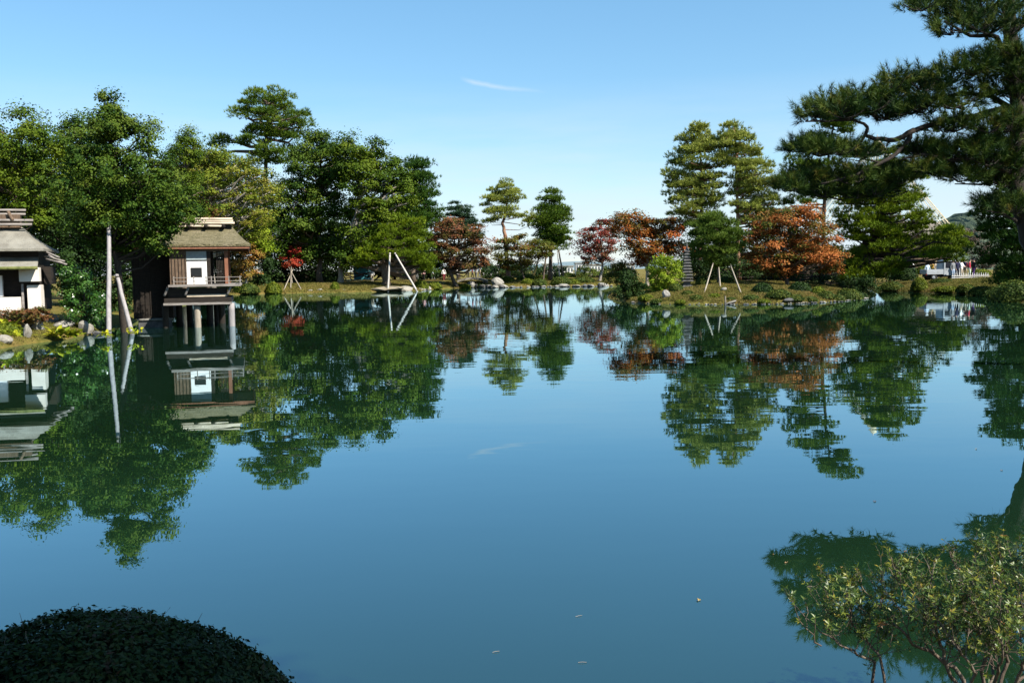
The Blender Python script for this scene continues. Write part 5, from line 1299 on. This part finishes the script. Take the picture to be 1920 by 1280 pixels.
# tiled roof house on the right
hd = 150
hh_ = thing("roofed_house", "brown tiled gable roof beyond the old pine on the right", "house", (W(1772, 500, hd)[0], hd, 1))
a, b = W(1752, 500, hd)[0], W(1790, 500, hd)[0]
z0_, z1_ = W(1780, 440, hd)[2], W(1760, 411, hd)[2]
RT = mat_rough("brown_tile", [(0.10, 0.085, 0.07), (0.16, 0.14, 0.12), (0.20, 0.18, 0.15)], 3, stretch=(4, .4, .4), bump=0.5)
MB().add([(a - 6, hd, z0_), (b, hd, z0_), (a - 8, hd + 4, z1_), (a + 1.2, hd + 4, z1_), (a - 6, hd + 8, z0_), (b, hd + 8, z0_)], [(0, 1, 3, 2), (2, 3, 5, 4), (1, 5, 3), (0, 2, 4), (0, 4, 5, 1)]).build("roof", RT, hh_)
MB().tube([(b + .05, hd - .05, z0_ + .05), (a + 1.25, hd + 3.95, z1_ + .08)], .12, 6).build("verge_board", LOG_PALE, hh_)
MB().box(a - 5, b - 1, hd + .8, hd + 7, 0.8, z0_ - .02).build("wall", WOOD_BROWN, hh_)

def hill(name, pts, D, depth, mat, z0):
    n = 70; xs = np.linspace(pts[0][0], pts[-1][0], n)
    ys = np.interp(xs, [p[0] for p in pts], [p[1] for p in pts])
    V, m = [], 14
    rg = np.random.default_rng(3)
    for j in range(m):
        t = j / (m - 1)
        for i in range(n):
            top = W(xs[i], ys[i], D); h = max(0, top[2] - z0) * math.sin(math.pi * min(1, 0.02 + t * .98))
            V.append((top[0], D - depth / 2 + depth * t, z0 + h * (1 + rg.normal() * .035)))
    Fs = [(j * n + i, j * n + i + 1, (j + 1) * n + i + 1, (j + 1) * n + i) for j in range(m - 1) for i in range(n - 1)]
    return tag(MB().add(V, Fs).build(name, mat, smooth=True), kind="structure")
HILLM = mat_rough("wooded_hill", [(0.03, 0.05, 0.03), (0.055, 0.08, 0.05), (0.085, 0.10, 0.06)], 0.12, bump=0.8, bscale=0.6, dist=1.5)
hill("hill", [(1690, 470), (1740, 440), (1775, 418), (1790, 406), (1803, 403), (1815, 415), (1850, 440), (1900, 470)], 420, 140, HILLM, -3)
FARH = mat_rough("hazy_hill", [(0.10, 0.15, 0.17), (0.13, 0.18, 0.20), (0.15, 0.20, 0.22)], 0.02, bump=0.3, bscale=0.05, dist=5)  # blue-grey base carries the haze of distance over the woods
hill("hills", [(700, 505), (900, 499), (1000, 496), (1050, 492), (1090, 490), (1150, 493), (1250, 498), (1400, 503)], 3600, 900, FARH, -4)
# ------------------------------------------------------------------ broad leaved plants at the near left shore
def leaf_blade():
    V, Fs = [], []
    n = 5
    for i in range(n + 1):
        t = i / n; w = 0.36 * math.sin(math.pi * min(0.98, 0.06 + 0.92 * t)) ** 0.8; z = 0.35 * t - 0.42 * t * t
        V += [(-w / 2, t, z + 0.05), (0, t, z), (w / 2, t, z + 0.05)]
    for i in range(n):
        Fs += [(3 * i, 3 * i + 1, 3 * i + 4, 3 * i + 3), (3 * i + 1, 3 * i + 2, 3 * i + 5, 3 * i + 4)]
    out = []
    for k in range(4):
        me = bpy.data.meshes.new("leaf"); me.from_pydata(V, [], Fs); me.materials.append(L_HOSTA)
        a = me.attributes.new("tint", 'FLOAT', 'POINT'); a.data.foreach_set("value", np.full(len(V), 0.1 + 0.28 * k, np.float32))
        me.polygons.foreach_set("use_smooth", np.ones(len(Fs), bool)); me.update(); out.append(me)
    return out
BLADE = leaf_blade()
rng = np.random.default_rng(91)
for lab, px, py, D, n, L in (
    ("yellow green broad leaved plant below the hut's lit corner", 104, 632, 33.9, 26, .42),
    ("yellow green broad leaved plant right of the one below the hut corner", 132, 634, 34.2, 24, .42),
    ("yellow green broad leaved plant at the upright pole's foot", 197, 634, 33.6, 12, .34),
    ("small yellow green plant around the slanting pole's foot", 253, 629, 34.4, 9, .28),
    ("green broad leaved plant at the left edge of the shore", 14, 622, 33.4, 26, .45),
    ("green broad leaved plant drooping over the left edge waterline", 34, 640, 33.0, 22, .4)):
    p = W(px, py, D); z = max(0.05, p[2])
    root = thing("broad_leaved_plant", lab, "plant", (p[0], p[1], z), "broad leaved plants at the near left shore")
    for i in range(int(n * 1.8)):
        o = bpy.data.objects.new("leaf", BLADE[rng.integers(4)]); COL.objects.link(o); o.parent = root
        s = L * rng.uniform(.55, 1.0); o.scale = (s, s, s)
        o.rotation_euler = (rng.uniform(-.1, .9), rng.uniform(-.4, .4), rng.uniform(0, 6.28)); o.location = (rng.normal() * .16, rng.normal() * .12, rng.uniform(0, .22))
# creeping reddish shrub on the rocks before the hut
tree("creeping_shrub", "low reddish green creeping shrub along the hut's front wall", 35.2,
     [(578, 60, 86), (586, -10, 92), (594, -20, 90), (602, -20, 70)], [(52, 622), (45, 606), (40, 592)], "maple", L_BROWN, BARK_PALE, cat="shrub", Rm=0.26, layers=2.4, per=110, size=0.08, tr=0.06)
for lab, px, py, D, rx, h, mt in (("small green shrub under the camellia at the waterline", 178, 612, 36.4, 16, 22, L_GLOSS), ("green ground shrub at the left frame edge below the hut", 16, 625, 34.2, 26, 22, L_BOX)):
    dome("shore_shrub", lab, px, py, rx, h, D, mt, size=0.1, n=1400)

# ------------------------------------------------------------------ clipped hedge dome in front, lower left
hc = np.array((-1.68, 3.5, 0.15)); ha = np.array((1.42, 1.05, 0.0)); ha[2] = 0.0
HTOP = W(200, 1146, 3.5)[2] - 0.075
hr = np.array((0.98, 0.95, HTOP - 0.15))
hg = thing("clipped_hedge", "dark dome of clipped hedge at the lower left corner", "hedge", hc)
rng = np.random.default_rng(55)
n = 62000
d = rdir(n, rng); d[:, 2] = np.abs(d[:, 2])
rr = 1 + 0.012 * np.sin(d[:, 0] * 17) * np.cos(d[:, 1] * 15) + 0.018 * np.sin(d[:, 0] * 6.3 + 1) * np.sin(d[:, 1] * 7.1) + 0.012 * np.sin(d[:, 2] * 11 + d[:, 0] * 9) + rng.normal(size=n) * 0.012 - np.where(rng.uniform(size=n) < .35, rng.uniform(0, .06, n), 0) + np.where(rng.uniform(size=n) < .01, rng.uniform(0.01, .04, n), 0)
P = hc + d * hr * rr[:, None]
N = unit(d / hr + rng.normal(size=d.shape) * 0.55)
tn = np.clip(0.4 + 0.2 * np.sin(d[:, 0] * 9 + 2 * d[:, 1]) + rng.normal(size=n) * .2, 0, 1)
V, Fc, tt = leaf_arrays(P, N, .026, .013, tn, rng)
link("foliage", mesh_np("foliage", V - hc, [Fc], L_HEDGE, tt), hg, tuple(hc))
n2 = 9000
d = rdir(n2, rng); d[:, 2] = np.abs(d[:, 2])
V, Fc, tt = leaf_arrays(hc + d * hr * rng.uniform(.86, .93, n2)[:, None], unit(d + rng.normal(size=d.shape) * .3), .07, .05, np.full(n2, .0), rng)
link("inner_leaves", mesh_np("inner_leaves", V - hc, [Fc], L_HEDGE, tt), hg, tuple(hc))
mb = MB()
for i in range(60):
    e = rdir(1, rng)[0]; e[2] = abs(e[2]); s = hc + e * hr * .97; t = hc + e * hr * rng.uniform(1.02, 1.06) + rng.normal(size=3) * .012
    mb.tube([s, (s + t) / 2 + rng.normal(size=3) * .004, t], [.0016, .0013, .0008], 4, cap=False)
tag(mb.build("shoots", BARK, hg), kind="stuff")

# ------------------------------------------------------------------ azalea bush in front, lower right
AD = 4.5
rng = np.random.default_rng(66)
base = W(1850, 1330, AD); base[2] = gh(base[0], base[1])
az_ = thing("azalea_bush", "twiggy azalea bush with yellow green leaf tips at the lower right corner", "bush", base)
stem = MB(); tips = []
def bent(p, q_, r0, r1, sag, n=6):
    p, q_ = np.array(p), np.array(q_); ln = np.linalg.norm(q_ - p)
    pts = [p] + [p + (q_ - p) * i / n + rng.normal(size=3) * ln * .028 + (0, 0, -ln * sag * math.sin(math.pi * i / n)) for i in range(1, n)] + [q_]
    stem.tube(pts, [r0 + (r1 - r0) * i / n for i in range(n + 1)], 5, cap=False)
    return pts
def grow(p, q_, r0, depth):
    pts = bent(p, q_, r0, r0 * .6, .03, 4); ln = np.linalg.norm(np.array(q_) - p); dr = unit(np.array(q_) - p)
    tips.append((pts[-1], unit(pts[-1] - pts[-2])))
    if depth == 0: return
    for k in range(3):
        s_ = pts[2 + k % 3]; dd = unit(dr * .6 + rng.normal(size=3) * .5 + (0, 0, .55))
        grow(s_, s_ + dd * max(.05, ln * rng.uniform(.45, .75)), r0 * .62, depth - 1)
# three low main stems spread out from the root, secondary stems rise from them
b2 = W(1660, 1310, AD + .05); b2[2] = gh(b2[0], b2[1])
mains = [([base, W(1790, 1250, AD), W(1700, 1190, AD - .05), W(1640, 1130, AD)], .014),
         ([base, W(1770, 1235, AD - .1), W(1750, 1150, AD - .1), W(1700, 1095, AD)], .012),
         ([base, W(1850, 1230, AD - .1), W(1830, 1140, AD - .15), W(1800, 1080, AD)], .012),
         ([base, W(1890, 1240, AD + .05), W(1890, 1150, AD), W(1880, 1075, AD + .1)], .012),
         ([base, W(1935, 1230, AD + .1), W(1950, 1150, AD), W(1945, 1070, AD)], .012),
         ([base, W(1830, 1260, AD - .3), W(1800, 1220, AD - .35), W(1760, 1165, AD - .3)], .010),
         ([base, W(1870, 1265, AD - .3), W(1880, 1225, AD - .4), W(1870, 1160, AD - .4)], .010),
         ([base, W(1910, 1265, AD - .2), W(1930, 1220, AD - .3), W(1920, 1150, AD - .3)], .010),
         ([base, W(1860, 1240, AD + .2), W(1840, 1180, AD + .25), W(1830, 1110, AD + .25)], .010),
         ([b2, W(1640, 1240, AD), W(1590, 1215, AD - .05), W(1520, 1165, AD)], .010),
         ([b2, W(1650, 1230, AD), W(1610, 1180, AD + .05), W(1570, 1125, AD)], .009)]
for pts, r_ in mains:
    for i in range(3):
        r0, r1 = r_ * (1 - .25 * i), r_ * (1 - .25 * (i + 1))
        pp = bent(pts[i], pts[i + 1], r0, r1, .02)
        if i == 0: continue
        for k in range(6):
            s_ = pp[1 + k % 5]; c_ = CAM + (s_ - CAM)
            dd = unit(np.array((rng.normal() * .55 - .15, rng.normal() * .45, .75)))
            grow(s_, s_ + dd * rng.uniform(.10, .19), r1 * .55, 2)
    grow(pts[3], pts[3] + unit(pts[3] - pts[2] + np.array((0, 0, .05))) * .10, r_ * .3, 2)
ends = [(1500, 1150, -.1), (1545, 1120, .1), (1590, 1110, 0), (1640, 1085, .1), (1680, 1062, -.1), (1715, 1058, .1), (1750, 1052, -.2), (1790, 1048, 0), (1830, 1042, .2), (1865, 1034, -.1), (1895, 1028, .1), (1930, 1030, 0)]
for (px, py, dd) in ends:
    q_ = W(px, py + 14, AD + dd); grow(q_ - np.array((rng.normal() * .03 - .03, 0, .12)), q_, .004, 1)
stem.build("stems", BARK, az_, smooth=True)
# rosettes of small lance leaves on the tips
lc, ln_, tn = [], [], []
Vs, Fs, Ts = [], [], []
cnt = 0
for (q_, dr) in tips:
    for rep in range(2 if rng.uniform() < .7 else 1):
        k = rng.integers(3, 7); t0 = np.clip(rng.normal(.25, .22), 0, 1)
        a0 = np.cross(dr, (.3, .2, .9)); a0 = unit(a0); b0 = np.cross(dr, a0)
        qq = q_ - dr * .028 * rep
        for j in range(k):
            w = 6.283 * j / k + rng.uniform(-.3, .3)
            out = unit(a0 * math.cos(w) + b0 * math.sin(w) + dr * rng.uniform(.2, .9))
            L = rng.uniform(.017, .032); side = unit(np.cross(out, dr + rng.normal(size=3) * .2)) * L * .16
            up = unit(np.cross(side, out)) * L * .06
            Vs += [qq, qq + out * L * .45 + side + up, qq + out * L * .5, qq + out * L * .45 - side + up, qq + out * L - up]
            Fs += [(cnt, cnt + 1, cnt + 2), (cnt, cnt + 2, cnt + 3), (cnt + 1, cnt + 4, cnt + 2), (cnt + 2, cnt + 4, cnt + 3)]
            tv = np.clip(t0 + rng.normal() * .12, 0, 1); Ts += [tv] * 5; cnt += 5
me = mesh_np("leaves", np.array(Vs) - base, [np.array(Fs)], L_AZALEA, Ts)
link("leaves", me, az_, tuple(base))

# ------------------------------------------------------------------ fallen leaves and twigs afloat
FALL = mat_leaf("fallen_leaf", [(0.34, 0.26, 0.08), (0.25, 0.17, 0.08), (0.12, 0.07, 0.04)], trans=.1)
random.seed(5)
for i, (px, py) in enumerate([(1579, 1064), (1640, 940), (1697, 1034), (1450, 1040), (1475, 1055), (1310, 1125), (1830, 842), (1878, 882), (1520, 1090)]):
    p = G(px, py); s = random.uniform(.007, .013)
    V = [(p[0] + s * math.cos(a) * (1.5 if k % 2 else .75), p[1] + s * math.sin(a) * (1.5 if k % 2 else .75), .004 + .004 * (k % 3)) for k, a in enumerate(np.linspace(0, 2 * math.pi, 10, endpoint=False) + i)] + [(p[0], p[1], .006)]
    o = MB().add(V, [(k, (k + 1) % 10, 10) for k in range(10)]).build("floating_leaf", FALL, origin=(p[0], p[1], 0))
    a = o.data.attributes.new("tint", 'FLOAT', 'POINT'); a.data.foreach_set("value", np.full(11, random.random(), np.float32))
    tag(o, "small fallen leaf floating on the open water", "leaf", "fallen leaves afloat on the pond")
for i, (px, py, w, ang_) in enumerate([(1520, 1100, .06, .2), (1085, 1155, .05, .5), (930, 1222, .045, .4), (1092, 1242, .05, .0)]):
    p = G(px, py); c, s = math.cos(ang_) * w / 2, math.sin(ang_) * w / 2
    o = MB().tube([(p[0] - c, p[1] - s, .004), (p[0], p[1], .006), (p[0] + c, p[1] + s, .004)], .0014, 5).build("floating_needle", POLE_TAN, origin=(p[0], p[1], 0))
    tag(o, "thin pale pine needle floating on the near water", "pine needle", "pine needles afloat on the pond")

# ------------------------------------------------------------------ moss tufts and grass on the banks
def ground_cover(name, label, xs, ys, n, mat, size, seed, dmin=0.15, dmax=9.0, zoff=0.0):
    rng = np.random.default_rng(seed)
    x = rng.uniform(*xs, n); y = rng.uniform(*ys, n)
    d = np.maximum(-poly_sd(POND, x, y), poly_sd(ISLE, x, y)); k = (d > dmin) & (d < dmax)
    x, y = x[k], y[k]; z = ground_h(x, y) + zoff
    pt = wob(x * .8, y * .8) * .25 + .5
    C = np.stack([x, y, z], -1); Dr = np.tile((0, 0, 1.0), (len(x), 1)) + rng.normal(size=(len(x), 3)) * .35
    V, Fc, tt = needle_arrays(C, unit(Dr), size, size * .28, 3, .5, np.clip(pt + rng.normal(size=len(x)) * .2, 0, 1), rng)
    o = link(name, mesh_np(name, V, [Fc], mat, tt))
    return tag(o, label, "grass", kind="stuff")
GRASS = mat_leaf("moss_grass", [(0.045, 0.055, 0.010), (0.10, 0.105, 0.018), (0.165, 0.145, 0.035), (0.21, 0.15, 0.06)], trans=.2)
x0_, x1_ = W(1130, 560, 63)[0] - 1, W(1660, 560, 66)[0] + 1
ground_cover("grass", "moss and short grass over the island's front", (x0_, x1_), (55, 78), 90000, GRASS, .13, 1)
ground_cover("grass", "grass on the right bank below the visitors", (W(1640, 550, 80)[0], W(1960, 550, 80)[0]), (68, 90), 36000, GRASS, .16, 2)
ground_cover("grass", "dry lawn grass along the far left bank", (W(430, 545, 112)[0], W(830, 545, 112)[0]), (95, 124), 40000, GRASS, .18, 3)
ground_cover("grass", "grass along the far middle bank", (W(830, 540, 122)[0], W(1200, 540, 122)[0]), (112, 134), 26000, GRASS, .13, 4)
ground_cover("grass", "shaded grass at the right edge of the pond", (17, 50), (28, 70), 40000, GRASS, .14, 6)
ground_cover("grass", "grass at the near left shore below the hut", (-24, -14), (29, 40), 16000, GRASS, .08, 5)

LITTER = mat_leaf("leaf_litter", [(0.10, 0.05, 0.02), (0.24, 0.09, 0.035), (0.30, 0.14, 0.05)], trans=.05)
def litter(label, cx, cy, r, n, seed):
    rng = np.random.default_rng(seed)
    x = cx + rng.normal(size=n) * r; y = cy + rng.normal(size=n) * r
    k = poly_sd(ISLE, x, y) > .1; x, y = x[k], y[k]
    P = np.stack([x, y, ground_h(x, y) + .05], -1)
    V, Fc, tt = leaf_arrays(P, unit(np.tile((0, 0, 1.0), (len(x), 1)) + rng.normal(size=P.shape) * .35), .10, .075, rng.uniform(size=len(x)), rng)
    tag(link("fallen_leaves", mesh_np("fallen_leaves", V, [Fc], LITTER, tt)), label, "fallen leaves", kind="stuff")
p_ = W(1480, 555, 67); litter("fallen rust leaves on the moss under the flame maple", p_[0], p_[1], 3.6, 2600, 8)
p_ = W(1230, 555, 70); litter("fallen brown leaves on the moss around the lime shrub", p_[0], p_[1], 3.0, 1400, 9)
